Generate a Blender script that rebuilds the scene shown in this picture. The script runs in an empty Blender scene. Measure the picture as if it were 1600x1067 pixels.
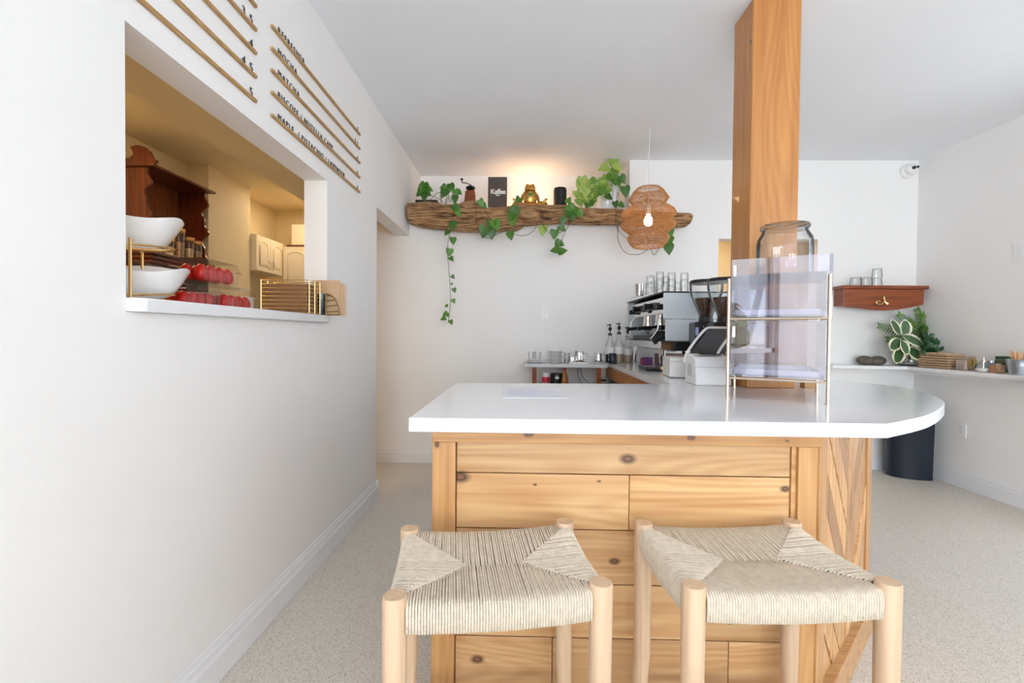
import bpy, bmesh, math, random
from mathutils import Vector, Matrix, Euler
R = math.radians
scene = bpy.context.scene
COL = scene.collection

# ------------------------------------------------------------------ camera
FPX = 711.0
CAM = Vector((0, 0, 1.17))
CM = Matrix(((0.9997347, -0.0095977, 0.0209362),
             (0.0210896, 0.0161687, -0.9996468),
             (0.0092558, 0.9998232, 0.0163668)))
cd = bpy.data.cameras.new('camera'); cam = bpy.data.objects.new('camera', cd); COL.objects.link(cam)
cd.sensor_width = 36; cd.lens = FPX / 1600 * 36; cd.clip_start = 0.02
cam.matrix_world = Matrix.Translation(CAM) @ CM.to_4x4()
scene.camera = cam

def at(px, py, X=None, Y=None, Z=None):
    """the point of a known plane that is seen at a pixel of the 1600x1067 photograph"""
    d = CM @ Vector(((px - 800) / FPX, -(py - 533.5) / FPX, -1))
    t = (X - CAM.x) / d.x if X is not None else (Y - CAM.y) / d.y if Y is not None else (Z - CAM.z) / d.z
    return CAM + d * t

# ------------------------------------------------------------------ world, lights, exposure
w = bpy.data.worlds.new('sky'); scene.world = w; w.use_nodes = True
nt = w.node_tree; bgn = nt.nodes['Background']
tc = nt.nodes.new('ShaderNodeTexCoord'); mp = nt.nodes.new('ShaderNodeMapping'); mp.inputs['Scale'].default_value = (1.5, 1.5, 5)
ns = nt.nodes.new('ShaderNodeTexNoise'); ns.inputs['Scale'].default_value = 1.6; ns.inputs['Detail'].default_value = 6
cr = nt.nodes.new('ShaderNodeValToRGB'); cr.color_ramp.elements[0].position = .4; cr.color_ramp.elements[0].color = (.60, .74, 1, 1)
cr.color_ramp.elements[1].position = .6; cr.color_ramp.elements[1].color = (1, 1, 1, 1)
nt.links.new(tc.outputs['Generated'], mp.inputs[0]); nt.links.new(mp.outputs[0], ns.inputs['Vector'])
nt.links.new(ns.outputs['Fac'], cr.inputs[0]); nt.links.new(cr.outputs[0], bgn.inputs[0])
bgn.inputs[1].default_value = 2.6
scene.view_settings.view_transform = 'Standard'; scene.view_settings.look = 'None'
scene.view_settings.gamma = 1; scene.view_settings.exposure = 0.0
scene.view_settings.use_curve_mapping = False
scene.cycles.max_bounces = 12; scene.cycles.diffuse_bounces = 8; scene.cycles.transparent_max_bounces = 24
scene.cycles.sample_clamp_indirect = 6.0

def area(name, loc, rot, sx, sy, power, color, portal=False):
    l = bpy.data.lights.new(name, 'AREA'); l.shape = 'RECTANGLE'; l.size = sx; l.size_y = sy
    l.energy = power; l.color = color
    if portal: l.cycles.is_portal = True
    o = bpy.data.objects.new(name, l); COL.objects.link(o); o.location = loc; o.rotation_euler = rot
    return o
def point(name, loc, power, color, r=.03):
    l = bpy.data.lights.new(name, 'POINT'); l.energy = power; l.color = color; l.shadow_soft_size = r
    o = bpy.data.objects.new(name, l); COL.objects.link(o); o.location = loc
    return o
FRONT_Y = -4.6
WINX = [(-.42, .78), (.92, 2.1), (2.22, 3.36)]
LWIN = [(-2.08, -1.12), (-4.5, -3.3)]   # left wall behind the camera: second window is added for its light
ADDED_RWIN = [(1.8, 2.78), (-4.1, -2.35)]     # unseen right wall windows, added to even out the room light
for i, (a, b) in enumerate(WINX):
    area('daylight_portal', ((a + b) / 2, FRONT_Y - .13, 1.42), (R(90), 0, 0), b - a, 2.2, 1, (1, 1, 1), portal=True)
# soft daylight from the shop windows behind the camera
for i, (a, b) in enumerate(WINX):
    area('window_daylight', ((a + b) / 2, FRONT_Y - .35, 1.25), (R(112), 0, 0), b - a, 1.8, 70, (.90, .945, 1))
for (a, b), pw in zip(ADDED_RWIN, (16, 14)): area('window_daylight', (3.46 + .40, (a + b) / 2, 1.25), (R(102), 0, R(90)), b - a, 1.8, pw, (.90, .945, 1))  # fill lamps outside the added right wall windows
a, b = LWIN[1]; area('window_daylight', (-1.012 - .20, (a + b) / 2, 1.25), (R(115), 0, R(-90)), b - a, 1.8, 300, (.90, .945, 1))  # strong fill lamp at the added left window, brightens the right wall
for a, b in LWIN: area('daylight_portal', (-1.012 - .115, (a + b) / 2, 1.42), (R(90), 0, R(-90)), b - a, 2.2, 1, (1, 1, 1), portal=True)
for a, b in ADDED_RWIN: area('daylight_portal', (3.46 + .115, (a + b) / 2, 1.42), (R(90), 0, R(90)), b - a, 2.2, 1, (1, 1, 1), portal=True)
area('kitchen_ceiling_lamp', (-1.95, 2.0, 2.385), (0, 0, 0), .5, .9, 12, (1, .76, .46))
area('kitchen_rear_lamp', (-2.0, 4.1, 2.385), (0, 0, 0), .3, .3, 4, (1, .80, .54))
area('passage_lamp', (-1.5, 3.6, 2.385), (0, 0, 0), .3, .3, 3.2, (1, .66, .34))
area('rear_hall_lamp', (2.0, 4.7, 2.38), (0, 0, 0), .3, .3, 7, (1, .72, .46))
point('alcove_uplight', (.07, 4.36, 2.42), 2.8, (1, .62, .34), .06)

# ------------------------------------------------------------------ materials
MATS = {}
def new_mat(name):
    m = bpy.data.materials.new(name); m.use_nodes = True
    return m, m.node_tree, m.node_tree.nodes['Principled BSDF']
def C4(c): return (c[0], c[1], c[2], 1)
def srgb(r, g, b):
    f = lambda v: (v / 255) / 12.92 if v / 255 <= .04045 else ((v / 255 + .055) / 1.055) ** 2.4
    return (f(r), f(g), f(b))

def plain(name, col, rough=.5, metal=0, var=.06, scale=8, bump=0, bscale=60, spec=.5, coat=0, sss=0):
    if name in MATS: return MATS[name]
    m, nt, b = new_mat(name)
    t = nt.nodes.new('ShaderNodeTexCoord'); n = nt.nodes.new('ShaderNodeTexNoise')
    n.inputs['Scale'].default_value = scale; n.inputs['Detail'].default_value = 4
    nt.links.new(t.outputs['Object'], n.inputs['Vector'])
    r = nt.nodes.new('ShaderNodeValToRGB')
    r.color_ramp.elements[0].position = .3; r.color_ramp.elements[1].position = .7
    r.color_ramp.elements[0].color = C4([max(0, c * (1 - var)) for c in col]); r.color_ramp.elements[1].color = C4([min(1, c * (1 + var)) for c in col])
    nt.links.new(n.outputs['Fac'], r.inputs[0]); nt.links.new(r.outputs[0], b.inputs['Base Color'])
    b.inputs['Roughness'].default_value = rough; b.inputs['Metallic'].default_value = metal
    b.inputs['Specular IOR Level'].default_value = spec; b.inputs['Coat Weight'].default_value = coat
    if bump:
        n2 = nt.nodes.new('ShaderNodeTexNoise'); n2.inputs['Scale'].default_value = bscale
        nt.links.new(t.outputs['Object'], n2.inputs['Vector'])
        bp = nt.nodes.new('ShaderNodeBump'); bp.inputs['Strength'].default_value = bump; bp.inputs['Distance'].default_value = .01
        nt.links.new(n2.outputs['Fac'], bp.inputs['Height']); nt.links.new(bp.outputs[0], b.inputs['Normal'])
    MATS[name] = m
    return m

def clear(name, tint=(.96, .98, .98), edge=(.55, .6, .6), refl=.10, rough=.02, edge_pow=.35):
    """thin clear glass or acrylic: tinted see-through, Fresnel reflection"""
    if name in MATS: return MATS[name]
    m, nt, b = new_mat(name); nt.nodes.remove(b); out = nt.nodes['Material Output']
    tr = nt.nodes.new('ShaderNodeBsdfTransparent'); gl = nt.nodes.new('ShaderNodeBsdfGlossy'); gl.inputs['Roughness'].default_value = rough
    lw = nt.nodes.new('ShaderNodeLayerWeight'); lw.inputs['Blend'].default_value = edge_pow
    mx = nt.nodes.new('ShaderNodeMixRGB'); mx.inputs[1].default_value = C4(tint); mx.inputs[2].default_value = C4(edge)
    nt.links.new(lw.outputs['Facing'], mx.inputs[0]); nt.links.new(mx.outputs[0], tr.inputs[0])
    mr = nt.nodes.new('ShaderNodeMapRange'); mr.inputs['To Min'].default_value = refl; mr.inputs['To Max'].default_value = .9
    lf = nt.nodes.new('ShaderNodeLayerWeight'); lf.inputs['Blend'].default_value = .12
    nt.links.new(lf.outputs['Fresnel'], mr.inputs[0])
    ms = nt.nodes.new('ShaderNodeMixShader'); nt.links.new(mr.outputs[0], ms.inputs[0])
    nt.links.new(tr.outputs[0], ms.inputs[1]); nt.links.new(gl.outputs[0], ms.inputs[2]); nt.links.new(ms.outputs[0], out.inputs[0])
    MATS[name] = m
    return m

def wood(name, light, dark, axis='X', grain=1.0, rough=.5, knots=(), contrast=.55, island=.25, coat=0, bump=.15):
    if name in MATS: return MATS[name]
    m, nt, b = new_mat(name); N = nt.nodes.new; L = nt.links.new
    t = N('ShaderNodeTexCoord'); g = N('ShaderNodeNewGeometry')
    mul = N('ShaderNodeVectorMath'); mul.operation = 'SCALE'; mul.inputs[0].default_value = (3.1, 5.7, 4.3)
    L(g.outputs['Random Per Island'], mul.inputs['Scale'])
    add = N('ShaderNodeVectorMath'); add.operation = 'ADD'; L(t.outputs['Object'], add.inputs[0]); L(mul.outputs[0], add.inputs[1])
    mp = N('ShaderNodeMapping'); s = [38 * grain] * 3; s['XYZ'.index(axis)] = 1.3 * grain; mp.inputs['Scale'].default_value = s
    L(add.outputs[0], mp.inputs[0])
    n1 = N('ShaderNodeTexNoise'); n1.inputs['Scale'].default_value = 1.0; n1.inputs['Detail'].default_value = 5; n1.inputs['Distortion'].default_value = .6
    L(mp.outputs[0], n1.inputs['Vector'])
    # growth rings: fine bands of a slow noise
    mp2 = N('ShaderNodeMapping'); s2 = [5 * grain] * 3; s2['XYZ'.index(axis)] = .5 * grain; mp2.inputs['Scale'].default_value = s2
    L(add.outputs[0], mp2.inputs[0])
    n2 = N('ShaderNodeTexNoise'); n2.inputs['Scale'].default_value = 1; n2.inputs['Detail'].default_value = 1; L(mp2.outputs[0], n2.inputs['Vector'])
    m1 = N('ShaderNodeMath'); m1.operation = 'MULTIPLY'; m1.inputs[1].default_value = 150; L(n2.outputs['Fac'], m1.inputs[0])
    m2 = N('ShaderNodeMath'); m2.operation = 'SINE'; L(m1.outputs[0], m2.inputs[0])
    m3 = N('ShaderNodeMapRange'); m3.inputs['From Min'].default_value = -1; L(m2.outputs[0], m3.inputs[0])
    mixf = N('ShaderNodeMath'); mixf.operation = 'MULTIPLY_ADD'; mixf.inputs[1].default_value = .16; L(m3.outputs[0], mixf.inputs[0])
    sc_ = N('ShaderNodeMath'); sc_.operation = 'MULTIPLY'; sc_.inputs[1].default_value = .85; L(n1.outputs['Fac'], sc_.inputs[0])
    L(sc_.outputs[0], mixf.inputs[2])
    r = N('ShaderNodeValToRGB'); r.color_ramp.elements[0].position = .5 - contrast / 2; r.color_ramp.elements[1].position = .5 + contrast / 2
    r.color_ramp.elements[0].color = C4(light); r.color_ramp.elements[1].color = C4(dark); L(mixf.outputs[0], r.inputs[0])
    # board to board variation
    hv = N('ShaderNodeHueSaturation'); vr = N('ShaderNodeMapRange'); vr.inputs['To Min'].default_value = 1 - island; vr.inputs['To Max'].default_value = 1 + island * .5
    L(g.outputs['Random Per Island'], vr.inputs[0]); L(vr.outputs[0], hv.inputs['Value']); L(r.outputs[0], hv.inputs['Color'])
    col = hv.outputs[0]
    for (kx, ky, kz, kr) in knots:
        sub = N('ShaderNodeVectorMath'); sub.operation = 'SUBTRACT'; L(t.outputs['Object'], sub.inputs[0]); sub.inputs[1].default_value = (kx, ky, kz)
        sm = N('ShaderNodeVectorMath'); sm.operation = 'MULTIPLY'; L(sub.outputs[0], sm.inputs[0])
        sv = [1.0, 1.0, 1.0]; sv['XYZ'.index(axis)] = .62; sm.inputs[1].default_value = sv
        nz = N('ShaderNodeVectorMath'); nz.operation = 'LENGTH'; L(sm.outputs[0], nz.inputs[0])
        mr = N('ShaderNodeMapRange'); mr.inputs['From Min'].default_value = kr * .5; mr.inputs['From Max'].default_value = kr * 1.25
        mr.inputs['To Min'].default_value = 1; mr.inputs['To Max'].default_value = 0; L(nz.outputs['Value'], mr.inputs[0])
        mx = N('ShaderNodeMixRGB'); L(mr.outputs[0], mx.inputs[0]); L(col, mx.inputs[1]); mx.inputs[2].default_value = (.07, .028, .012, 1)
        mr2 = N('ShaderNodeMapRange'); mr2.inputs['From Min'].default_value = kr * .3; mr2.inputs['From Max'].default_value = kr * .45
        mr2.inputs['To Min'].default_value = .8; mr2.inputs['To Max'].default_value = 0; L(nz.outputs['Value'], mr2.inputs[0])
        mx2 = N('ShaderNodeMixRGB'); L(mr2.outputs[0], mx2.inputs[0]); L(mx.outputs[0], mx2.inputs[1]); mx2.inputs[2].default_value = (.22, .09, .04, 1)
        col = mx2.outputs[0]
    L(col, b.inputs['Base Color']); b.inputs['Roughness'].default_value = rough; b.inputs['Coat Weight'].default_value = coat
    bp = N('ShaderNodeBump'); bp.inputs['Strength'].default_value = bump; bp.inputs['Distance'].default_value = .003
    L(n1.outputs['Fac'], bp.inputs['Height']); L(bp.outputs[0], b.inputs['Normal'])
    MATS[name] = m
    return m

def leafy(name, a, b_, rough=.4):
    if name in MATS: return MATS[name]
    m, nt, b = new_mat(name); g = nt.nodes.new('ShaderNodeNewGeometry'); r = nt.nodes.new('ShaderNodeValToRGB')
    r.color_ramp.elements[0].color = C4(a); r.color_ramp.elements[1].color = C4(b_)
    nt.links.new(g.outputs['Random Per Island'], r.inputs[0]); nt.links.new(r.outputs[0], b.inputs['Base Color'])
    b.inputs['Roughness'].default_value = rough
    MATS[name] = m
    return m

def emit(name, col, s):
    if name in MATS: return MATS[name]
    m, nt, b = new_mat(name); b.inputs['Base Color'].default_value = C4(col)
    b.inputs['Emission Color'].default_value = C4(col); b.inputs['Emission Strength'].default_value = s
    MATS[name] = m
    return m

def floor_mat():
    m, nt, b = new_mat('speckled_floor'); N = nt.nodes.new; L = nt.links.new
    t = N('ShaderNodeTexCoord')
    v = N('ShaderNodeTexVoronoi'); v.inputs['Scale'].default_value = 300; L(t.outputs['Object'], v.inputs['Vector'])
    r = N('ShaderNodeValToRGB'); r.color_ramp.interpolation = 'CONSTANT'
    e = r.color_ramp.elements; e[0].color = C4(srgb(208, 202, 192)); e[1].position = .42; e[1].color = C4(srgb(215, 210, 201))
    for p, c in ((.62, (196, 189, 177)), (.76, (222, 218, 211)), (.88, (166, 157, 144)), (.95, (210, 204, 195))):
        x = e.new(p); x.color = C4(srgb(*c))
    sp = N('ShaderNodeSeparateColor'); L(v.outputs['Color'], sp.inputs[0]); L(sp.outputs[0], r.inputs[0])
    n = N('ShaderNodeTexNoise'); n.inputs['Scale'].default_value = 380; L(t.outputs['Object'], n.inputs['Vector'])
    mx = N('ShaderNodeMixRGB'); mx.blend_type = 'OVERLAY'; mx.inputs[0].default_value = .2; L(r.outputs[0], mx.inputs[1]); L(n.outputs['Fac'], mx.inputs[2])
    L(mx.outputs[0], b.inputs['Base Color']); b.inputs['Roughness'].default_value = .42; b.inputs['Specular IOR Level'].default_value = .35
    return m

M_FLOOR = floor_mat()
M_WALL = plain('painted_wall', srgb(239, 238, 237), .6, var=.012, scale=2, bump=.04, bscale=250)
M_CEIL = plain('painted_ceiling', srgb(238, 240, 244), .8, var=.012, scale=2, bump=.05, bscale=200)
M_KWALL = plain('kitchen_paint', srgb(226, 210, 172), .6, var=.015, scale=2)
M_TRIM = plain('white_trim', srgb(232, 233, 236), .35, var=.01)
M_QUARTZ = plain('white_quartz', srgb(236, 238, 243), .12, var=.008, scale=30)
M_WHITE = plain('white_plastic', srgb(236, 236, 236), .3, var=.01)
M_CERAM = plain('white_ceramic', srgb(238, 238, 238), .12, var=.01)
M_BLACK = plain('black_plastic', (.012, .012, .014), .35, var=.1)
M_DARK = plain('dark_metal', (.03, .03, .033), .3, .6, var=.1)
M_STEEL = plain('steel', (.62, .61, .6), .16, 1, var=.05)
M_CHROME = plain('chrome', (.8, .8, .8), .06, 1, var=.02)
M_GOLD = plain('gold_metal', (.72, .49, .22), .25, 1, var=.04)
M_CHAMP = plain('champagne_metal', (.74, .62, .48), .3, 1, var=.03)
M_BRASS = plain('brass', (.75, .55, .28), .22, 1, var=.1)
M_FROG = plain('gilded', (.52, .29, .08), .30, .9, var=.3, scale=30, bump=.2, bscale=60)
M_GLASS = clear('clear_glass', (.99, .992, .99), (.70, .74, .73), .05, edge_pow=.22)
M_PANE = clear('window_pane', (.97, .98, .98), (.8, .85, .85), .05)
M_SMOKE = clear('smoky_acrylic', (.84, .82, .89), (.5, .48, .6), .17, .01)
M_ACRYL = clear('clear_acrylic', (.93, .93, .96), (.6, .6, .7), .07, .01)
M_PET = clear('clear_plastic', (.985, .985, .985), (.9, .9, .9), .05, .10)
M_PINE = wood('honey_pine', srgb(220, 178, 124), srgb(172, 118, 66), 'X', 1, .42, contrast=.6, coat=.1)
M_POST = wood('post_fir', srgb(200, 142, 78), srgb(160, 100, 46), 'Z', 1, .35, contrast=.7, island=0, coat=.2,
              knots=((-.105, .02, 2.53, .012), (.08, -.003, 2.42, .008), (-.105, .02, 1.6, .01)))
M_BIRCH = wood('pale_birch', srgb(216, 188, 158), srgb(188, 156, 124), 'Z', 1.6, .5, contrast=.7, island=.06)
M_RAIL = wood('rail_wood', srgb(208, 168, 110), srgb(150, 108, 60), 'Y', 2, .5, island=.1)
M_CHERRY = wood('cherry', srgb(168, 84, 36), srgb(92, 38, 14), 'X', 1, .3, contrast=.6, island=.1, coat=.3)
M_MAHOG = wood('dark_mahogany', srgb(120, 52, 20), srgb(52, 18, 8), 'Z', 1, .3, contrast=.6, island=.15, coat=.3)
M_LIDW = wood('lid_wood', srgb(220, 170, 100), srgb(180, 125, 65), 'Y', 2, .5, island=.1)
M_KRAFT = plain('kraft_paper', srgb(192, 160, 128), .8, var=.06, scale=20)
M_KRAFTD = plain('brown_paper', srgb(132, 96, 66), .8, var=.1, scale=20)
M_CORD = plain('paper_cord', srgb(228, 214, 194), .75, var=.09, scale=60, bump=.6, bscale=420)
M_GREEN = leafy('pothos_leaf', (.03, .11, .008), (.09, .24, .02))
M_LIME = leafy('lime_pothos_leaf', (.12, .26, .03), (.42, .52, .12))
M_PALM = leafy('palm_leaf', (.025, .09, .012), (.12, .26, .03))
M_DEEP = leafy('deep_leaf', (.006, .04, .012), (.015, .09, .02))
M_CREAM = leafy('cream_leaf', (.72, .70, .42), (.80, .80, .62))
M_RUBB = leafy('rubber_leaf', (.03, .085, .03), (.10, .17, .08), .25)
M_STEM = plain('vine_stem', (.045, .03, .015), .6)
M_RED = plain('red_fruit', (.55, .012, .008), .2, var=.35, scale=22)
M_RATTAN = plain('rattan', srgb(186, 132, 80), .55, var=.25, scale=40)

# ------------------------------------------------------------------ mesh builder
class MB:
    def __init__(s): s.v = []; s.f = []; s.m = []; s.T = Matrix.Identity(4)
    def add(s, vs, fs, mi=0):
        b = len(s.v); s.v += [tuple(s.T @ Vector(p)) for p in vs]
        s.f += [tuple(b + i for i in f) for f in fs]; s.m += [mi] * len(fs); return s
    def box(s, c, d, rot=None, mi=0):
        h = [x / 2 for x in d]; q = Euler(rot).to_matrix() if rot else None; vs = []
        for z in (-1, 1):
            for x, y in ((-1, -1), (1, -1), (1, 1), (-1, 1)):
                p = Vector((x * h[0], y * h[1], z * h[2])); p = q @ p if q else p
                vs.append((c[0] + p.x, c[1] + p.y, c[2] + p.z))
        return s.add(vs, [(0, 3, 2, 1), (4, 5, 6, 7), (0, 1, 5, 4), (1, 2, 6, 5), (2, 3, 7, 6), (3, 0, 4, 7)], mi)
    def b2(s, x0, x1, y0, y1, z0, z1, mi=0):
        return s.box(((x0 + x1) / 2, (y0 + y1) / 2, (z0 + z1) / 2), (abs(x1 - x0), abs(y1 - y0), abs(z1 - z0)), None, mi)
    def tube(s, pts, r, n=8, mi=0, caps=True, closed=False):
        pts = [Vector(p) for p in pts]; k = len(pts); rs = r if isinstance(r, (list, tuple)) else [r] * k
        vs = []; up = None
        for i, p in enumerate(pts):
            if closed: d = pts[(i + 1) % k] - pts[i - 1]
            else: d = pts[min(i + 1, k - 1)] - pts[max(i - 1, 0)]
            if d.length < 1e-9: d = Vector((0, 0, 1))
            d.normalize()
            if up is None: up = Vector((0, 0, 1)) if abs(d.z) < .9 else Vector((1, 0, 0))
            a = d.cross(up)
            if a.length < 1e-4: a = d.cross(Vector((0, 1, 0.01)))
            a.normalize(); b = a.cross(d).normalized(); up = b
            for j in range(n):
                t = 2 * math.pi * j / n; q = p + a * (math.cos(t) * rs[i]) + b * (math.sin(t) * rs[i]); vs.append(tuple(q))
        fs = []
        for i in range(k if closed else k - 1):
            i2 = (i + 1) % k
            for j in range(n): fs.append((i * n + j, i2 * n + j, i2 * n + (j + 1) % n, i * n + (j + 1) % n))
        if caps and not closed: fs += [tuple(range(n)), tuple(reversed(range((k - 1) * n, k * n)))]
        return s.add(vs, fs, mi)
    def cyl(s, p0, p1, r0, r1=None, n=20, mi=0): return s.tube([p0, p1], [r0, r0 if r1 is None else r1], n, mi)
    def lathe(s, prof, c=(0, 0, 0), n=28, mi=0, sx=1, sy=1, wob=None):
        vs = []; fs = []
        for i, (r, z) in enumerate(prof):
            for j in range(n):
                t = 2 * math.pi * j / n; k = wob(t, i) if wob else 1
                vs.append((c[0] + math.cos(t) * r * k * sx, c[1] + math.sin(t) * r * k * sy, c[2] + z))
        for i in range(len(prof) - 1):
            for j in range(n): fs.append((i * n + j, i * n + (j + 1) % n, (i + 1) * n + (j + 1) % n, (i + 1) * n + j))
        if prof[0][0] > 1e-5: fs.append(tuple(reversed(range(n))))
        if prof[-1][0] > 1e-5: fs.append(tuple(range((len(prof) - 1) * n, len(prof) * n)))
        return s.add(vs, fs, mi)
    def vessel(s, prof, c=(0, 0, 0), n=28, mi=0, sx=1, sy=1, wob=None):
        """open lathe: profile runs outside bottom -> rim -> inside bottom, ends on the axis"""
        return s.lathe([(1e-6, prof[0][1])] + list(prof) + [(1e-6, prof[-1][1])], c, n, mi, sx, sy, wob)
    def prism(s, poly, axis, a0, a1, mi=0):
        n = len(poly); mk = {'X': lambda u, v, a: (a, u, v), 'Y': lambda u, v, a: (u, a, v), 'Z': lambda u, v, a: (u, v, a)}[axis]
        vs = [mk(u, v, a0) for u, v in poly] + [mk(u, v, a1) for u, v in poly]
        return s.add(vs, [tuple(range(n)), tuple(reversed(range(n, 2 * n)))] + [(i, i + n, (i + 1) % n + n, (i + 1) % n) for i in range(n)], mi)
    def ell(s, c, r, n=16, k=10, mi=0, rot=None):
        q = Euler(rot).to_matrix() if rot else None; vs = []; fs = []
        for i in range(k + 1):
            ph = math.pi * i / k
            for j in range(n):
                t = 2 * math.pi * j / n; rr = max(math.sin(ph), 1e-4)
                p = Vector((rr * math.cos(t) * r[0], rr * math.sin(t) * r[1], math.cos(ph) * r[2])); p = q @ p if q else p
                vs.append((c[0] + p.x, c[1] + p.y, c[2] + p.z))
        for i in range(k):
            for j in range(n): fs.append((i * n + j, (i + 1) * n + j, (i + 1) * n + (j + 1) % n, i * n + (j + 1) % n))
        return s.add(vs, fs, mi)
    def leaf(s, p, d, nrm, L, W, prof='heart', mi=0, mi_edge=None, fold=.18, droop=.15):
        p = Vector(p); d = Vector(d).normalized(); nrm = Vector(nrm); sd = d.cross(nrm)
        if sd.length < 1e-3: sd = d.cross(Vector((0, 1, .1)))
        sd.normalize(); up = sd.cross(d).normalized()
        pr = {'heart': [(-.10, .30), (.0, .44), (.2, .50), (.42, .43), (.65, .29), (.85, .12), (1, .0)],
              'oval': [(0, .04), (.12, .28), (.3, .46), (.52, .5), (.74, .40), (.9, .2), (1, .0)],
              'blade': [(0, .1), (.3, .5), (.6, .4), (1, 0)]}[prof]
        cols = (-1, -.66, 0, .66, 1) if mi_edge is not None else (-1, 0, 1); nc = len(cols); vs = []; fs = []; ms = []
        for i, (t, hw) in enumerate(pr):
            for c in cols:
                tt = t if c or t > 0 else t + .1
                q = p + d * (tt * L) + sd * (c * hw * W) + up * (abs(c) * hw * W * fold - droop * L * max(t, 0) ** 2)
                vs.append(tuple(q))
        for i in range(len(pr) - 1):
            for j in range(nc - 1):
                fs.append((i * nc + j, i * nc + j + 1, (i + 1) * nc + j + 1, (i + 1) * nc + j))
                ms.append(mi_edge if mi_edge is not None and (j in (0, nc - 2) or i == len(pr) - 2) else mi)
        b = len(s.v); s.v += [tuple(s.T @ Vector(q)) for q in vs]; s.f += [tuple(b + i for i in f) for f in fs]; s.m += ms
        return s
    def build(s, name, mat, parent=None, smooth=35, bevel=0, loc=None, solid=0, seg=2):
        me = bpy.data.meshes.new(name); me.from_pydata(s.v, [], s.f)
        for m in (mat if isinstance(mat, (list, tuple)) else [mat]): me.materials.append(m)
        me.polygons.foreach_set('material_index', s.m)
        bm = bmesh.new(); bm.from_mesh(me)
        if not solid: bmesh.ops.recalc_face_normals(bm, faces=bm.faces)
        bm.to_mesh(me); bm.free()
        if smooth: me.shade_smooth(); me.set_sharp_from_angle(angle=R(smooth))
        o = bpy.data.objects.new(name, me); COL.objects.link(o)
        if parent: o.parent = parent
        if loc is not None: o.location = loc
        if solid:
            md = o.modifiers.new('thickness', 'SOLIDIFY'); md.thickness = solid; md.offset = 0
        if bevel:
            md = o.modifiers.new('bevel', 'BEVEL'); md.width = bevel; md.segments = seg; md.limit_method = 'ANGLE'; md.angle_limit = R(40)
        return o

def bake(o):
    """apply the modifiers into the mesh"""
    dg = bpy.context.evaluated_depsgraph_get(); me = bpy.data.meshes.new_from_object(o.evaluated_get(dg))
    o.modifiers.clear(); o.data = me; return o
def organic(name, parts, voxel, mat, parent=None, loc=None, smooth_it=4):
    mb = MB()
    for p in parts:
        if p[0] == 'e': mb.ell(p[1], p[2], 20, 12, 0, p[3] if len(p) > 3 else None)
        else: mb.tube(p[1], p[2], 10)
    o = mb.build(name, mat, parent, 0, 0, loc)
    md = o.modifiers.new('r', 'REMESH'); md.mode = 'VOXEL'; md.voxel_size = voxel
    md = o.modifiers.new('s', 'SMOOTH'); md.iterations = smooth_it; md.factor = .5
    bake(o); o.data.shade_smooth(); return o
def tag(o, label=None, cat=None, group=None, kind=None):
    if label: o['label'] = label
    if cat: o['category'] = cat
    if group: o['group'] = group
    if kind: o['kind'] = kind
    return o
def thing(name, label, cat, loc=(0, 0, 0), rz=0, group=None):
    o = bpy.data.objects.new(name, None); COL.objects.link(o); o.location = loc; o.rotation_euler = (0, 0, rz); o.empty_display_size = .1
    return tag(o, label, cat, group)
def dup(root, loc, rz=None, label=None, group=None):
    r = root.copy(); COL.objects.link(r); r.location = loc
    if rz is not None: r.rotation_euler = (0, 0, rz)
    if label: r['label'] = label
    if group: r['group'] = group
    for ch in list(root.children):
        c = ch.copy(); COL.objects.link(c); c.parent = r
        for g in list(ch.children):
            d = g.copy(); COL.objects.link(d); d.parent = c
    return r
def struct(name, mb, mat, **k): return tag(mb.build(name, mat, **k), kind='structure')
def text_mesh(name, body, size, mat, parent=None, depth=.003, align='LEFT', spacing=1.0, bold=0.0):
    cu = bpy.data.curves.new(name + '_c', 'FONT'); cu.body = body; cu.size = size; cu.extrude = depth; cu.align_x = align
    cu.space_character = spacing; cu.offset = bold
    t = bpy.data.objects.new(name + '_t', cu); COL.objects.link(t)
    dg = bpy.context.evaluated_depsgraph_get(); me = bpy.data.meshes.new_from_object(t.evaluated_get(dg))
    bpy.data.objects.remove(t); me.materials.clear(); me.materials.append(mat)
    o = bpy.data.objects.new(name, me); COL.objects.link(o)
    if parent: o.parent = parent
    return o
def smoothpath(pts, n=8):
    P = [Vector(p) for p in pts]; out = []
    for i in range(len(P) - 1):
        p0 = P[max(i - 1, 0)]; p1 = P[i]; p2 = P[i + 1]; p3 = P[min(i + 2, len(P) - 1)]
        for j in range(n):
            t = j / n
            out.append(.5 * ((2 * p1) + (p2 - p0) * t + (2 * p0 - 5 * p1 + 4 * p2 - p3) * t * t + (3 * p1 - p0 - 3 * p2 + p3) * t ** 3))
    return out + [P[-1]]

# ================================================================== SETTING
XL, XR, YB, H = -1.012, 3.46, 4.08, 2.72
WT = .12
KH = 2.4                      # kitchen ceiling
OY0, OY1, OZ0, OZ1 = 1.144, 2.345, 1.218, 1.955   # serving hatch in the left wall
struct('floor', MB().b2(-4, 4.6, FRONT_Y - .15, 5.6, -.1, 0), M_FLOOR, smooth=0)
struct('ceiling', MB().b2(XL - WT, XR + .12, FRONT_Y - .15, 4.62, H, H + .1), M_CEIL, smooth=0)
wl = MB()
def side_wall(mb, x0, x1, y0, y1, wins):
    for a, b in sorted(wins):
        mb.b2(x0, x1, y0, a, 0, H).b2(x0, x1, a, b, 0, .32).b2(x0, x1, a, b, 2.52, H); y0 = b
    mb.b2(x0, x1, y0, y1, 0, H)
side_wall(wl, XL - WT, XL, FRONT_Y, OY0, LWIN); wl.b2(XL - WT, XL, OY0, OY1, 0, OZ0).b2(XL - WT, XL, OY0, OY1, OZ1, H)
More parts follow.
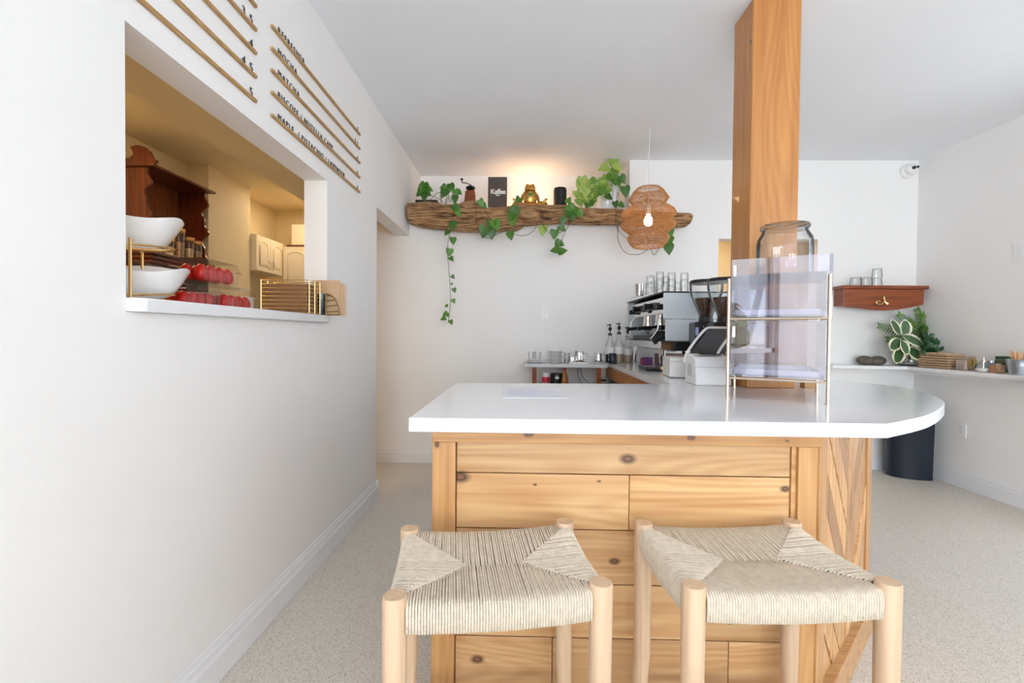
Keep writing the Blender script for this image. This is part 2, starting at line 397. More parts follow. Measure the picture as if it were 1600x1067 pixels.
wl.b2(XL - WT, XL, OY1, 3.15, 0, H).b2(XL - WT, XL, 3.15, 4.5, 2.042, H)
struct('wall_left', wl, M_WALL, smooth=0)
wb = MB()
LEDGE = 2.30; RX = .945
wb.b2(-1.75, RX, YB, YB + .12, 0, LEDGE).b2(XL, RX, YB + .12, 4.5, LEDGE - .1, LEDGE)
wb.b2(XL - WT, RX, 4.5, 4.6, LEDGE - .1, H).b2(RX, RX + .1, YB + .12, 4.6, LEDGE - .1, H).b2(-1.75, XL - WT, YB, YB + .12, LEDGE, KH)
wb.b2(RX, 1.736, YB, YB + .12, 0, H).b2(1.736, 2.603, YB, YB + .12, 2.03, H).b2(2.603, XR + .12, YB, YB + .12, 0, H)
struct('wall_back', wb, M_WALL, smooth=0)
wr = MB(); side_wall(wr, XR, XR + .12, FRONT_Y, YB, ADDED_RWIN); struct('wall_right', wr, M_WALL, smooth=0)
# rear hall seen through the doorway in the back wall
rh = MB(); rh.b2(1.3, 3.5, 5.25, 5.35, 0, KH).b2(1.3, 1.4, YB + .12, 5.25, 0, KH).b2(3.4, 3.5, YB + .12, 5.25, 0, KH).b2(1.3, 3.5, YB + .12, 5.35, KH, KH + .1)
struct('wall_hall', rh, M_KWALL, smooth=0)
# kitchen behind the hatch
kw = MB()
kw.b2(-2.62, -2.49, .5, 3.34, 0, KH).b2(-2.62, -2.33, 3.34, 3.86, 0, KH).b2(-2.62, -2.52, 3.86, 4.62, 0, KH)
kw.b2(-2.62, -1.65, 4.62, 4.72, 0, KH).b2(-1.75, -1.65, YB + .12, 4.62, 0, KH).b2(-2.62, XL - WT, .4, .5, 0, KH)
struct('wall_kitchen', kw, M_KWALL, smooth=0)
struct('ceiling_kitchen', MB().b2(-2.62, XL - WT, .4, 4.72, KH, KH + .1), M_KWALL, smooth=0)
bm_ = MB().b2(-1.72, XL - WT, .5, 2.9, 2.2, KH).b2(-1.72, XL - WT, 2.903, 4.06, 2.2, KH)
struct('trim_1', bm_, M_KWALL, smooth=0)
# hatch sill
struct('trim_2', MB().prism([(XL - WT - .33, OY0 + .001), (-.995, OY0 + .001), (-.975, OY0 + .02), (-.972, 2.27), (-.985, 2.315), (XL, 2.32), (XL, OY1 - .001), (XL - WT - .33, OY1 - .001)], 'Z', 1.219, 1.255), M_TRIM, bevel=.004)
# baseboards
def baseboard(name, segs):
    mb = MB()
    for (x0, y0, x1, y1, nx, ny) in segs:   # wall line and direction into the room
        L = math.hypot(x1 - x0, y1 - y0); ang = math.atan2(y1 - y0, x1 - x0)
        prof = [(0, 0), (.016, 0), (.016, .088), (.011, .098), (.010, .118), (.006, .126), (.004, .138), (0, .14)]
        u = Vector(((x1 - x0) / L, (y1 - y0) / L)); vs = []
        for s_ in (0, L):
            for (d, z) in prof: vs.append((x0 + u.x * s_ + nx * d, y0 + u.y * s_ + ny * d, z + .001))
        n = len(prof); mb.add(vs, [tuple(range(n)), tuple(reversed(range(n, 2 * n)))] + [(i, i + n, (i + 1) % n + n, (i + 1) % n) for i in range(n)])
    struct(name, mb, M_TRIM, smooth=0)
baseboard('baseboard_left', [(XL + .0005, FRONT_Y, XL + .0005, 3.166, 1, 0), (XL - WT, 3.1505, XL + .016, 3.1505, 0, 1)])
baseboard('baseboard_back', [(-1.75, YB - .0005, 1.736, YB - .0005, 0, -1), (2.603, YB - .0005, XR - .017, YB - .0005, 0, -1)])
baseboard('baseboard_right', [(XR - .0005, FRONT_Y, XR - .0005, YB, -1, 0)])
# front wall with shop windows, behind the camera
fw = MB(); z0, z1 = .32, 2.52
fw.b2(XL - WT, XR + .12, FRONT_Y - .15, FRONT_Y, 0, z0).b2(XL - WT, XR + .12, FRONT_Y - .15, FRONT_Y, z1, H)
xs = [XL - WT] + [v for a in WINX for v in a] + [XR + .12]
for a, b in zip(xs[::2], xs[1::2]): fw.b2(a, b, FRONT_Y - .15, FRONT_Y, z0, z1)
struct('wall_front', fw, M_WALL, smooth=0)
for i, (a, b) in enumerate(WINX):
    g = struct('window_%d' % (i + 1), MB().b2(a + .04, b - .04, FRONT_Y - .085, FRONT_Y - .08, z0 + .04, z1 - .04), M_PANE, smooth=0)
    fr = MB()
    for (x0, x1_, zz0, zz1) in ((a, a + .05, z0, z1), (b - .05, b, z0, z1), (a, b, z0, z0 + .06), (a, b, z1 - .06, z1), (a, b, .98, 1.03)): fr.b2(x0, x1_, FRONT_Y - .12, FRONT_Y - .04, zz0, zz1)
    fr.build('window_frame', M_TRIM, g, smooth=0)
for i, (xw, (a, b)) in enumerate([(XL - .08, q) for q in LWIN] + [(XR + .085, q) for q in ADDED_RWIN]):  # right windows and second left one are added for their light
    g = struct('window_%d' % (i + 4), MB().b2(xw - .005, xw, a + .04, b - .04, z0 + .04, z1 - .04), M_PANE, smooth=0)
    fr = MB()
    for (y0, y1_, zz0, zz1) in ((a, a + .05, z0, z1), (b - .05, b, z0, z1), (a, b, z0, z0 + .06), (a, b, z1 - .06, z1), (a, b, .98, 1.03)): fr.b2(xw - .035, xw + .035, y0, y1_, zz0, zz1)
    fr.build('window_frame', M_TRIM, g, smooth=0)
tag(MB().b2(-30, 30, -40, FRONT_Y - .16, -.25, -.15).b2(-30, -2.7, FRONT_Y - .16, 10, -.25, -.15).b2(3.8, 30, FRONT_Y - .16, 10, -.25, -.15).build('ground', plain('asphalt', srgb(150, 148, 142), .9), smooth=0), kind='structure')
random.seed(4)
def tree(x, y, h, label):
    t = thing('tree', label, 'tree', (x, y, -.15))
    MB().tube([(0, 0, 0), (.1, 0, h * .5), (0, 0, h * .8)], [.18, .12, .05], 8).build('trunk', M_MAHOG, t)
    mb = MB()
    for i in range(700):
        u = Vector((random.gauss(0, 1), random.gauss(0, 1), random.gauss(0, 1))).normalized() * random.uniform(.6, 1)
        p = Vector((u.x * h * .36, u.y * h * .3, h * .62 + u.z * h * .36)); mb.leaf(p, (random.gauss(0, 1), random.gauss(0, 1), -.3), u, .5, .45, 'oval')
    mb.build('foliage', leafy('tree_leaf', (.10, .20, .03), (.28, .42, .10)), t, 0)
tree(-9.5, -8.5, 2.5, 'leafy green tree outside the side window at the left of the shop')
tree(-8.0, -11.0, 2.7, 'leafy green tree outside, between the side window and the front windows')
tree(-1.0, -13, 3.6, 'leafy green tree outside the shop windows, behind the camera in the middle')
tree(4.5, -12, 4.6, 'leafy green tree outside the shop windows, behind the camera at right')

# ================================================================== COUNTER
CT = .93
cx = thing('service_counter', 'pine service counter clad in wide knotty boards with an angled chevron end', 'counter', (0, 0, 0))
# base carcass
base = [(-.235, 1.365), (.84, 1.365), (1.39, 1.905), (1.39, 2.12), (-.235, 2.12)]
MB().prism(base, 'Z', .0, .88).build('carcass', M_PINE, cx, 0)
FY = 1.33
# planks of the front (grain along X)
kn = []
def KN(px, py, r): p = at(px, py, Y=FY + .012); kn.append((p.x, p.y, p.z, r))
KN(981, 717, .016); KN(719, 745, .019); KN(1227, 764, .010); KN(960, 877, .011); KN(746, 1030, .013); KN(1140, 974, .004); KN(836, 757, .004); KN(936, 752, .004)
M_PLANK = wood('knotty_pine', srgb(216, 178, 128), srgb(174, 122, 72), 'X', 1, .42, kn, contrast=.6, coat=.1)
kn2 = []
p = at(826, 678, Y=FY - .012); kn2.append((p.x, p.y, p.z, .010)); p = at(1080, 684, Y=FY - .012); kn2.append((p.x, p.y, p.z, .008)); p = at(1230, 689, Y=FY - .012); kn2.append((p.x, p.y, p.z, .004))
M_RAILP = wood('knotty_pine_rail', srgb(210, 162, 104), srgb(164, 110, 58), 'X', 1, .42, kn2, contrast=.6, coat=.1)
mb = MB(); xl, xr = -.190, .790
rows = [(.860, .759, []), (.756, .594, [.322]), (.591, .431, []), (.428, .270, [.517]), (.267, .111, [.10, .62]), (.108, .003, [])]
for i, (a, b, js) in enumerate(rows):
    e = [xl] + js + [xr]
    if i == 2: e = [xl, xr]
    for x0, x1_ in zip(e, e[1:]): mb.b2(x0 + .001, x1_ - .001, FY + .012, FY + .035, b, a)
mb.build('front_boards', M_PLANK, cx, 0, bevel=.0015)
MB().b2(-.259, .866, FY - .012, FY + .03, .853, .888).build('top_rail', M_RAILP, cx, 0, bevel=.002)
MV = wood('pine_upright', srgb(216, 168, 112), srgb(170, 116, 64), 'Z', 1, .42, ((-.245, FY - .003, .845, .008),), contrast=.6, island=.15, coat=.1)
MB().b2(-.259, -.191, FY - .005, FY + .03, 0, .852).build('stile', MV, cx, 0, bevel=.002)
MB().b2(.803, .858, FY - .005, FY + .03, 0, .852).build('stile', MV, cx, 0, bevel=.002)
MB().b2(.790, .803, FY + .006, FY + .03, 0, .852).build('edge_strip', M_PINE, cx, 0)
# angled chevron end: plane from (.842,1.297) to (1.437,1.889)
A = Vector((.862, 1.327, 0)); B = Vector((1.437, 1.889, 0)); u = (B - A).normalized(); LN = (B - A).length; nrm = Vector((u.y, -u.x, 0))
TM = Matrix(((u.x, -nrm.x, 0, A.x), (u.y, -nrm.y, 0, A.y), (0, 0, 1, 0), (0, 0, 0, 1)))   # local x along the face, y into it
def clip(poly, axis, lo, hi):
    for val, sgn in ((lo, 1), (hi, -1)):
        out = []
        for i in range(len(poly)):
            p, q = poly[i], poly[(i + 1) % len(poly)]; a, b = (p[axis] - val) * sgn, (q[axis] - val) * sgn
            if a >= 0: out.append(p)
            if (a > 0) != (b > 0) and abs(a - b) > 1e-9:
                t = a / (a - b); out.append((p[0] + (q[0] - p[0]) * t, p[1] + (q[1] - p[1]) * t))
        poly = out
        if len(poly) < 3: return []
    return poly
mb = MB(); mb.T = TM; mid = LN * .5; x0c, x1c = .085, LN - .085
for side in (0, 1):
    k = 0
    for i in range(-8, 12):
        wd = .095; z = i * wd * 1.35
        if side == 0: q = [(x0c, z + .42), (mid, z), (mid, z + .122), (x0c, z + .42 + .122)]; c = clip(q, 0, x0c, mid - .002)
        else: q = [(mid, z + .04), (x1c, z + .46), (x1c, z + .46 + .122), (mid, z + .04 + .122)]; c = clip(q, 0, mid + .002, x1c)
        if c: c = clip(c, 1, .10, .885)
        if c and len(c) > 2:
            cc = (sum(p[0] for p in c) / len(c), sum(p[1] for p in c) / len(c))
            c = [(cc[0] + (p[0] - cc[0]) * .985, cc[1] + (p[1] - cc[1]) * .985) for p in c]
            d = random.uniform(0, .006); mb.prism(c, 'Y', d, .03)
mb.build('chevron_boards', wood('chevron_pine', srgb(226, 184, 132), srgb(166, 112, 66), 'Z', 1.2, .45, contrast=.55, island=.35), cx, 0, bevel=.0015)
mb = MB(); mb.T = TM; mb.b2(0.004, .084, -.004, .03, 0, .888); mb.build('stile', MV, cx, 0, bevel=.002)
mb = MB(); mb.T = TM; mb.b2(LN - .084, LN, -.004, .03, 0, .888); mb.build('stile', MV, cx, 0, bevel=.002)
mb = MB(); mb.T = TM; mb.b2(.0, LN + .004, -.026, .006, 0, .11); mb.build('kick_board', M_PINE, cx, 0, bevel=.003)
tag(cx.children[-1], 'sawn pine kick board along the floor')
# worktop
cp = [(-.318, 1.278)]
ctrl = [(1.022, 1.282), (1.25, 1.425), (1.477, 1.62), (1.64, 1.80), (1.755, 1.99), (1.82, 2.14), (1.845, 2.27), (1.83, 2.38), (1.725, 2.561)]
cp += [(p.x, p.y) for p in smoothpath([(a, b, 0) for a, b in ctrl], 5)]
cp += [(1.45, 2.95), (1.45, 4.06), (.765, 4.06), (.735, 2.262), (-.318, 2.205)]
wt = MB().prism(cp, 'Z', .8895, CT).build('worktop', M_QUARTZ, None, 30, bevel=.004)
tag(wt, 'white quartz worktop with a rounded right end on the pine counter', 'worktop')
bc = thing('back_counter', 'wooden base cabinet under the worktop beneath the espresso machine', 'cabinet', (1.1, 3.1, 0))
mb = MB().b2(-.335, .34, -.95, .94, 0, .80); mb.build('carcass', M_BLACK, bc, 0)
MB().b2(-.35, -.335, -.955, .94, .80, .888).b2(-.335, .34, -.95, .94, .80, .888).build('fascia', wood('fascia_pine', srgb(196, 136, 76), srgb(140, 86, 40), 'Y', 1, .45, island=.1), bc, 0)
# structural post
PY = 2.13
post = MB().prism([(-.11, 0), (.11, 0), (.11, .19), (-.11, .19)], 'Z', 0, H - CT)
tag(post.build('post', M_POST, None, 0, .006, (1.157, PY, CT)), 'square honey-coloured timber post rising from the worktop to the ceiling', 'post')
mb = MB().b2(-.032, .032, -.02, .02, 0, .035)
tag(mb.build('wood_block', M_PINE, None, 0, .003, (1.35, 2.16, CT)), 'small wooden block at the foot of the timber post', 'block')

# ================================================================== STOOLS
def make_stool():
    t = thing('counter_stool', '', 'stool'); W, D, HH = .21, .155, .655
    for sx in (-1, 1):
        for sy in (-1, 1):
            MB().tube([(sx * (W + .012), sy * (D + .008), 0), (sx * W, sy * D, .3), (sx * W, sy * D, HH - .004), (sx * W, sy * D, HH)], [.017, .0225, .0245, .022], 28).build('leg', M_BIRCH, t, 50)
    for sy in (-1, 1): MB().cyl((-W, sy * D, .17), (W, sy * D, .17), .011).build('stretcher', M_BIRCH, t)
    for sx in (-1, 1): MB().cyl((sx * W, -D, .13), (sx * W, D, .13), .011).build('stretcher', M_BIRCH, t)
    mb = MB(); r = .0028; zt = HH - .012; drop = .056
    def zs(x, y):     # saddle of the woven seat
        return zt - .016 * (1 - (x / W) ** 2) ** 1 * .6 - .010 * (1 - abs(y) / D)
    cl = .32          # half length of the centre line, share of W
    xw = W - .022; n = int(2 * xw / (r * 2.04))
    for sy in (-1, 1):
        for i in range(n):
            x = -xw + 2 * xw * (i + .5) / n; ax = abs(x)
            yb = 0 if ax < cl * W else (ax - cl * W) / (W - cl * W) * D * .96
            yo = D + .014; j = random.uniform(-.0007, .0007); q = random.uniform(-.0005, .0005); zz = zs(x, D) + q
            pts = [(x, sy * (yo - .01), zz - drop - .004), (x, sy * yo, zz - drop), (x, sy * (yo + .001), zz - drop * .5), (x, sy * yo, zz - .008), (x, sy * (yo - .008), zz), (x + j, sy * (yo - .03), zs(x, D - .02) + .001)]
            if yb < D - .03:
                for k in (.66, .33): pts.append((x + j, sy * (yb + (D - .03 - yb) * k), zs(x, yb + (D - .03 - yb) * k)))
            pts += [(x + j * 2, sy * yb, zs(x, yb) - .001), (x, sy * max(yb - .006, 0), zs(x, yb) - .010)]
            mb.tube(pts, r, 5, caps=False)
    yw = D - .022; n = int(2 * yw / (r * 2.04))
    for sx in (-1, 1):
        for i in range(n):
            y = -yw + 2 * yw * (i + .5) / n; xb = cl * W + abs(y) / D / .96 * (W - cl * W)
            xo = W + .014; j = random.uniform(-.0006, .0006); q = random.choice((-1, 1)) * random.uniform(.0, .0012); zz = zs(W, y) + q
            pts = [(sx * (xo - .01), y, zz - drop - .004), (sx * xo, y, zz - drop), (sx * (xo + .001), y, zz - drop * .5), (sx * xo, y, zz - .008), (sx * (xo - .008), y, zz + .002), (sx * (xo - .028), y + j, zz + .003)]
            if xb < xo - .05: pts.append((sx * ((xb + xo - .03) / 2), y + j, zs((xb + xo - .03) / 2, y) + .0035 + q))
            if xb < xo - .02: pts += [(sx * xb, y + j * 2, zs(xb, y) + .003 + q), (sx * (xb - .005), y, zs(xb, y) - .008)]
            mb.tube(pts, r, 5, caps=False)
    # filling of the seat under the cords and the rails
    gv = []; gn = 12
    mb.build('woven_seat', M_CORD, t, 60)
    mb = MB(); mb.b2(-W + .01, W - .01, -D - .006, D + .006, zt - drop, zt - .034); mb.b2(-W - .006, W + .006, -D + .02, D - .02, zt - drop, zt - .034)
    mb.build('seat_frame', M_CORD, t, 0)
    return t
s1 = make_stool(); s1.location = (-.060, 1.067, 0); s1.rotation_euler = (0, 0, R(8.6))
s1['label'] = 'pale wooden stool with woven paper cord seat, the left of two at the counter'
s2 = dup(s1, (.561, 1.112, 0), R(3.8), 'pale wooden stool with woven paper cord seat, the right of two at the counter')
s1['group'] = s2['group'] = 'woven counter stools'

# ================================================================== MENU RAILS
menu = [('REFRESHER', '5'), ('MOCHA', '5.5'), ('MATCHA', '6'), ('BISCOFF / NUTELLA CAPP', '6'), ('MAPLE  / PISTACHIO / LAVENDER', '6')]
left = [None, '3.5', '4', '4.5', '5']
M_LET = plain('black_letters', (.008, .008, .008), .4)
zr = [2.388, 2.301, 2.214, 2.1255, 2.0355]
ordn = ['topmost', 'second from the top', 'middle', 'second from the bottom', 'lowest']
def rail_text(body, y, right, parent, size=.052):
    o = text_mesh('lettering', body, size, M_LET, parent, .0012, 'RIGHT' if right else 'LEFT', 1.34, -.0004)
    o.matrix_local = Matrix(((0, 0, 1, .0045), (1, 0, 0, y), (0, 1, 0, .0065), (0, 0, 0, 1)))
for i in range(5):
    t = thing('menu_rail', '%s menu rail in the right column, starting with the word %s' % (ordn[i], menu[i][0].split(' ')[0].title()) if i != 3 else 'menu rail directly above the lowest one in the right column',
              'menu rail', (XL, 1.81, zr[i]), 0, 'menu rails on the wall')
    MB().b2(.0005, .011, 0, .99, -.006, .006).build('rail', M_RAIL, t, 0, .001)
    rail_text(menu[i][0], .05, False, t, .036); rail_text(menu[i][1], .965, True, t, .036)
    t = thing('menu_rail', '%s menu rail in left column%s' % (ordn[i], ', ending in price %s' % left[i] if left[i] else ''), 'menu rail', (XL, .715, zr[i]), 0, 'menu rails on the wall')
    MB().b2(.0005, .011, 0, .99, -.006, .006).build('rail', M_RAIL, t, 0, .001)
    if left[i]: rail_text(left[i], .972, True, t, .043)

# ================================================================== DISPLAY CASE + JAR
dc = thing('pastry_case', 'two-tier smoky acrylic pastry case on gold legs on the white worktop', 'display case', (1.042, 1.890, CT), R(-28.3))
w2, d2 = .161, .21
for sx in (-1, 1):
    for sy in (-1, 1): MB().cyl((sx * w2, sy * d2, 0), (sx * w2, sy * d2, .462), .0058, n=12).cyl((sx * w2, sy * d2, 0), (sx * w2, sy * d2, .006), .008, n=12).build('leg', M_CHAMP, dc)
for z in (.078, .306):
    mb = MB()
    for sx in (-1, 1): mb.cyl((sx * w2, -d2, z), (sx * w2, d2, z), .004, n=8)
    for sy in (-1, 1): mb.cyl((-w2, sy * d2, z), (w2, sy * d2, z), .004, n=8)
    mb.build('shelf_frame', M_CHAMP, dc)
    MB().b2(-w2 + .008, w2 - .008, -d2 + .012, d2 - .012, z + .009, z + .013).build('shelf_panel', M_SMOKE, dc, 0)
    mb = MB(); a, b = w2 - .02, d2 - .03; zz = z + .0135
    mb.b2(-a, a, -b, b, zz, zz + .003).b2(-a, -a + .003, -b, b, zz, zz + .022).b2(a - .003, a, -b, b, zz, zz + .022).b2(-a, a, -b, -b + .003, zz, zz + .022).b2(-a, a, b - .003, b, zz, zz + .022)
    mb.build('tray', M_WHITE, dc, 0)
    hi = .300 if z < .1 else .535
    top = hi
    MB().b2(-w2 + .008, w2 + (.0 if z < .1 else .009), -d2 + .007, -d2 + .010, z + .006, hi).build('front_flap', M_SMOKE, dc, 0)
    MB().b2(-w2 + .008, -w2 + .011, -d2 + .012, d2 - .01, z + .014, hi if z < .1 else .47).build('side_panel', M_ACRYL, dc, 0)
    MB().b2(w2 - .011, w2 - .008, -d2 + .012, d2 - .01, z + .014, hi if z < .1 else .47).build('side_panel', M_ACRYL, dc, 0)
    MB().b2(-w2 + .012, w2 - .012, d2 - .013, d2 - .010, z + .014, hi if z < .1 else .47).build('rear_panel', M_ACRYL, dc, 0)
    MB().b2(-w2 + .014, -w2 + .024, -d2 + .004, -d2 + .0065, hi - .065, hi - .022).build('hinge', M_WHITE, dc, 0, .002)
MB().b2(-w2 + .006, w2 - .006, -d2 + .012, d2 - .008, .471, .475).build('top_panel', M_SMOKE, dc, 0)
jar = thing('cookie_jar', 'large empty clear glass jar with a flat lid on top of the pastry case', 'jar', (1.085, 1.915, CT + .4755))
pr = [(.075, 0), (.098, .006), (.104, .02), (.104, .15), (.100, .17), (.085, .195), (.083, .205)]
MB().vessel(pr + [(.080, .205), (.082, .193), (.097, .168), (.101, .15), (.101, .022), (.09, .009), (.05, .007)], n=48).build('jar_body', M_GLASS, jar, 40)
MB().lathe([(1e-6, .2055), (.080, .2055), (.088, .208), (.092, .216), (.088, .224), (1e-6, .226)], n=48).build('lid', M_GLASS, jar, 40)

# ================================================================== THINGS ON THE WORKTOP
pp = MB().b2(-.125, .125, -.155, .155, 0, .0012)
for i in range(14): pp.b2(-.10, .10 - random.uniform(0, .08), .13 - i * .019, .134 - i * .019, .0012, .0014, 1)
o = pp.build('paper_sheet', [plain('laminated_sheet', srgb(226, 228, 240), .25, var=.01), plain('printed_lines', srgb(178, 182, 205), .5)], None, 0, loc=(.048, 1.865, CT)); o.rotation_euler = (0, 0, R(3))
tag(o, 'printed sheet of paper lying flat on the white worktop', 'paper')
pt = thing('receipt_printer', 'white boxy receipt printer on the worktop left of the pastry case', 'printer', (.93, 2.30, CT), R(-3))
hp = [(-.10, 0), (.07, 0), (.07, .138), (.02, .150), (-.075, .137), (-.09, .125)]
MB().prism(hp, 'X', -.085, .085).build('housing', M_WHITE, pt, 30, .008)
MB().b2(-.0855, .0855, -.1015, -.0985, .088, .0895).build('seam', plain('grey_seam', (.35, .35, .37), .5), pt, 0)
MB().b2(-.05, .05, -.055, -.03, .147, .152).build('paper_slot', M_BLACK, pt, 0)
MB().b2(-.088, -.084, -.04, .02, .04, .10).build('side_hatch', plain('pale_grey', srgb(205, 208, 212), .4), pt, 0, .002)
bx = thing('cash_drawer_box', 'small white box behind the receipt printer on the worktop', 'box', (.925, 2.70, CT), R(-8))
MB().b2(-.07, .09, -.12, .12, .004, .115).build('box_body', M_WHITE, bx, 0, .004)
MB().b2(-.069, .089, -.121, -.1195, .092, .094).build('seam', MATS['grey_seam'], bx, 0)
for a in (-1, 1):
    for b in (-1, 1): MB().cyl((.01 + a * .06, b * .1, 0), (.01 + a * .06, b * .1, .005), .008).build('foot', M_BLACK, bx)
tb = thing('payment_tablet', 'white tilted tablet stand with dark screen behind the receipt printer', 'tablet', (1.035, 2.46, CT), R(0))
prof = smoothpath([(0, -.09, .10), (0, -.075, .15), (0, -.03, .21), (0, .03, .272), (0, .055, .284)], 6)
mb = MB()
for sx in (-.10, .06): mb.tube([(sx + p.y * 1.25 + .02, p.y, p.z) for p in prof], .007, 8)
mb.tube([(-.10 + .09, .055, .284), (.15, .055, .284)], .008, 8); mb.build('frame', M_WHITE, tb)
mb = MB(); mb.add([(-.165, -.07, .14), (.02, -.07, .14), (.145, .052, .276), (-.012, .052, .276)], [(0, 1, 2, 3)]); mb.build('screen', plain('dark_screen', (.04, .045, .05), .15), tb, 0, solid=.006)
MB().b2(-.05, .05, -.02, .06, 0, .012).cyl((0, .02, .012), (-.01, .0, .20), .012).build('stand', M_WHITE, tb)

# espresso machine: front faces -X
em = thing('espresso_machine', 'large white and chrome espresso machine on the worktop near the back wall', 'espresso machine', (.90, 2.97, CT))
EL = .98
for x in (.05, .47):
    for y in (.12, EL - .1): MB().lathe([(.016, 0), (.018, .02), (.024, .12), (.026, .145)], (x, y, 0), 16).build('leg', M_STEEL, em)
MB().b2(.06, .54, .01, EL - .01, .14, .24).build('base', M_BLACK, em, 0, .004)
MB().prism([(0.0, .15), (.10, .135), (.10, .205), (0.0, .205)], 'Y', .0, EL).b2(0, .17, .0, EL, .197, .205).build('drip_tray', M_STEEL, em, 0, .003)
MB().b2(.18, .53, .02, EL - .02, .24, .515).build('boiler_body', M_STEEL, em, 0, .004)
MB().b2(.045, .20, .03, EL - .03, .385, .500).build('fascia', M_CHROME, em, 0, .006)
for y, nm in ((-.012, 'near'), (EL - .004, 'far')):
    mb = MB(); mb.b2(.03, .56, y, y + .016, .205, .345); mb.b2(.015, .56, y, y + .016, .348, .517); mb.build('side_panel', plain('machine_white', srgb(214, 222, 228), .2, var=.01), em, 0, .004)
MB().b2(.008, .57, -.014, EL + .014, .517, .525).build('top_plate', M_DARK, em, 0, .002)
for x in (.03, .54): MB().tube([(x, .03, .525), (x, .03, .555), (x, EL - .03, .555), (x, EL - .03, .525)], .004, 8).build('cup_rail', M_CHROME, em)
for gy in (.30, .62):
    g = MB().cyl((.09, gy, .385), (.09, gy, .33), .034, .036).cyl((.09, gy, .33), (.09, gy, .312), .04).build('group_head', M_CHROME, em)
    pf = MB().cyl((.09, gy, .312), (.09, gy, .278), .034, .03).tube([(.09, gy, .27), (.09, gy, .255)], .01, 8).tube([(.06, gy, .30), (-.08, gy - .03, .285)], [.010, .014], 10)
    pf.build('portafilter', M_DARK, g); pf = None
    mbp = MB().b2(.020, .045, gy - .055, gy + .055, .42, .47).cyl((.02, gy, .445), (-.03, gy, .445), .018, .022, 14); mbp.build('control_paddle', M_BLACK, em, 0, .004)
    MB().cyl((.043, gy + .12, .43), (.035, gy + .12, .43), .026, n=24).build('gauge', M_DARK, em)
for gy, dx in ((.10, -.02), (.86, 0)):
    MB().tube(smoothpath([(.06, gy, .385), (.02, gy, .35), (.01, gy, .28), (-.015 + dx, gy, .215)], 5), .005, 8).build('steam_wand', M_CHROME, em)
    MB().cyl((.045, gy, .43), (.0, gy, .43), .018, .02, 14).build('steam_knob', M_BLACK, em)
t = thing('wooden_crate', 'small brown wooden crate on the worktop beneath the espresso machine', 'crate', (1.28, 3.72, CT))
MB().b2(-.16, .12, -.012, .0, 0, .09).b2(-.16, .12, .12, .132, 0, .09).b2(-.16, -.148, 0, .12, 0, .09).b2(.108, .12, 0, .12, 0, .09).b2(-.148, .108, 0, .12, 0, .01).build('crate_body', M_CHERRY, t, 0)
for k, (xx, yy, cc, nm) in enumerate(((1.03, 3.80, (190, 60, 90), 'pink'), (1.02, 3.70, (110, 60, 110), 'purple'))):
    tag(MB().b2(-.035, .035, -.03, .03, 0, .05 + .012 * k).build('tea_packet', plain('packet_' + nm, srgb(*cc), .5, var=.3, scale=60), None, 0, .003, (xx, yy, CT)), 'small %s packet standing under the far end of the espresso machine' % nm, 'packet')
# black cloth lying over the near end of the drip tray
cl = organic('bar_cloth', [('e', (0, 0, 0), (.05, .10, .022)), ('e', (-.03, -.04, -.02), (.028, .07, .04)), ('e', (.02, .04, .015), (.04, .06, .025))], .008, plain('black_cloth', (.012, .013, .016), .9, bump=.5, bscale=40), None, (.94, 3.12, CT + .235), 3)
tag(cl, 'bunched black bar cloth lying on the espresso machine drip tray', 'cloth')

def tumbler(h=.085, r=.031, up=False):
    mb = MB(); w_ = .0022; pts = [(r * .78, 0), (r * .8, .003), (r, h), (r - w_, h), (r * .8 - w_, .008)]
    if not up: pts = [(r * a, 0) for a in (1,)] and [(a, h - z) for a, z in pts]
    return mb, pts
def make_glass(name, h, r, label, loc, group, inverted=True, n=20):
    mb = MB(); wd = .002; pts = [(r * .8, 0), (r * .83, .004), (r, h), (r - wd, h), (r * .83 - wd, .009)]
    if inverted: pts = [(a, h - z) for a, z in pts]
    mb.vessel(pts, n=n)
    return tag(mb.build(name, M_GLASS, None, 40, 0, loc), label, 'glass', group)
ez = CT + .526
stacks = [(1016, 3.22, 2), (1031, 3.35, 3), (1049, 3.38, 3), (1069, 3.38, 3), (1021, 3.55, 2), (1040, 3.58, 3), (1059, 3.58, 2)]
desc = ['nearest stack, left end', 'second stack from the left', 'tallest stack in the middle', 'rightmost stack by the bean hoppers', 'far stack at the left', 'far stack in the middle', 'far stack at the right']
lv = ['bottom', 'second', 'topmost']
for si, (px, yy, n) in enumerate(stacks):
    xx = at(px, 450, Y=yy).x
    if si == 2: n = 3
    for k in range(n):
        make_glass('tumbler', .085, .032 - .0012 * (si % 2), 'upside-down clear tumbler on the espresso machine, %s of the %s' % (lv[k], desc[si]), (xx, yy, ez + k * .046), 'tumblers on the espresso machine')
mb = MB().vessel([(.026, 0), (.028, .01), (.033, .085), (.031, .085), (.026, .012)])
tag(mb.build('steel_cup', M_STEEL, None, 40, 0, (at(999, 460, Y=3.34).x, 3.34, ez)), 'small steel cup on top of the espresso machine, left of the tumblers', 'cup')

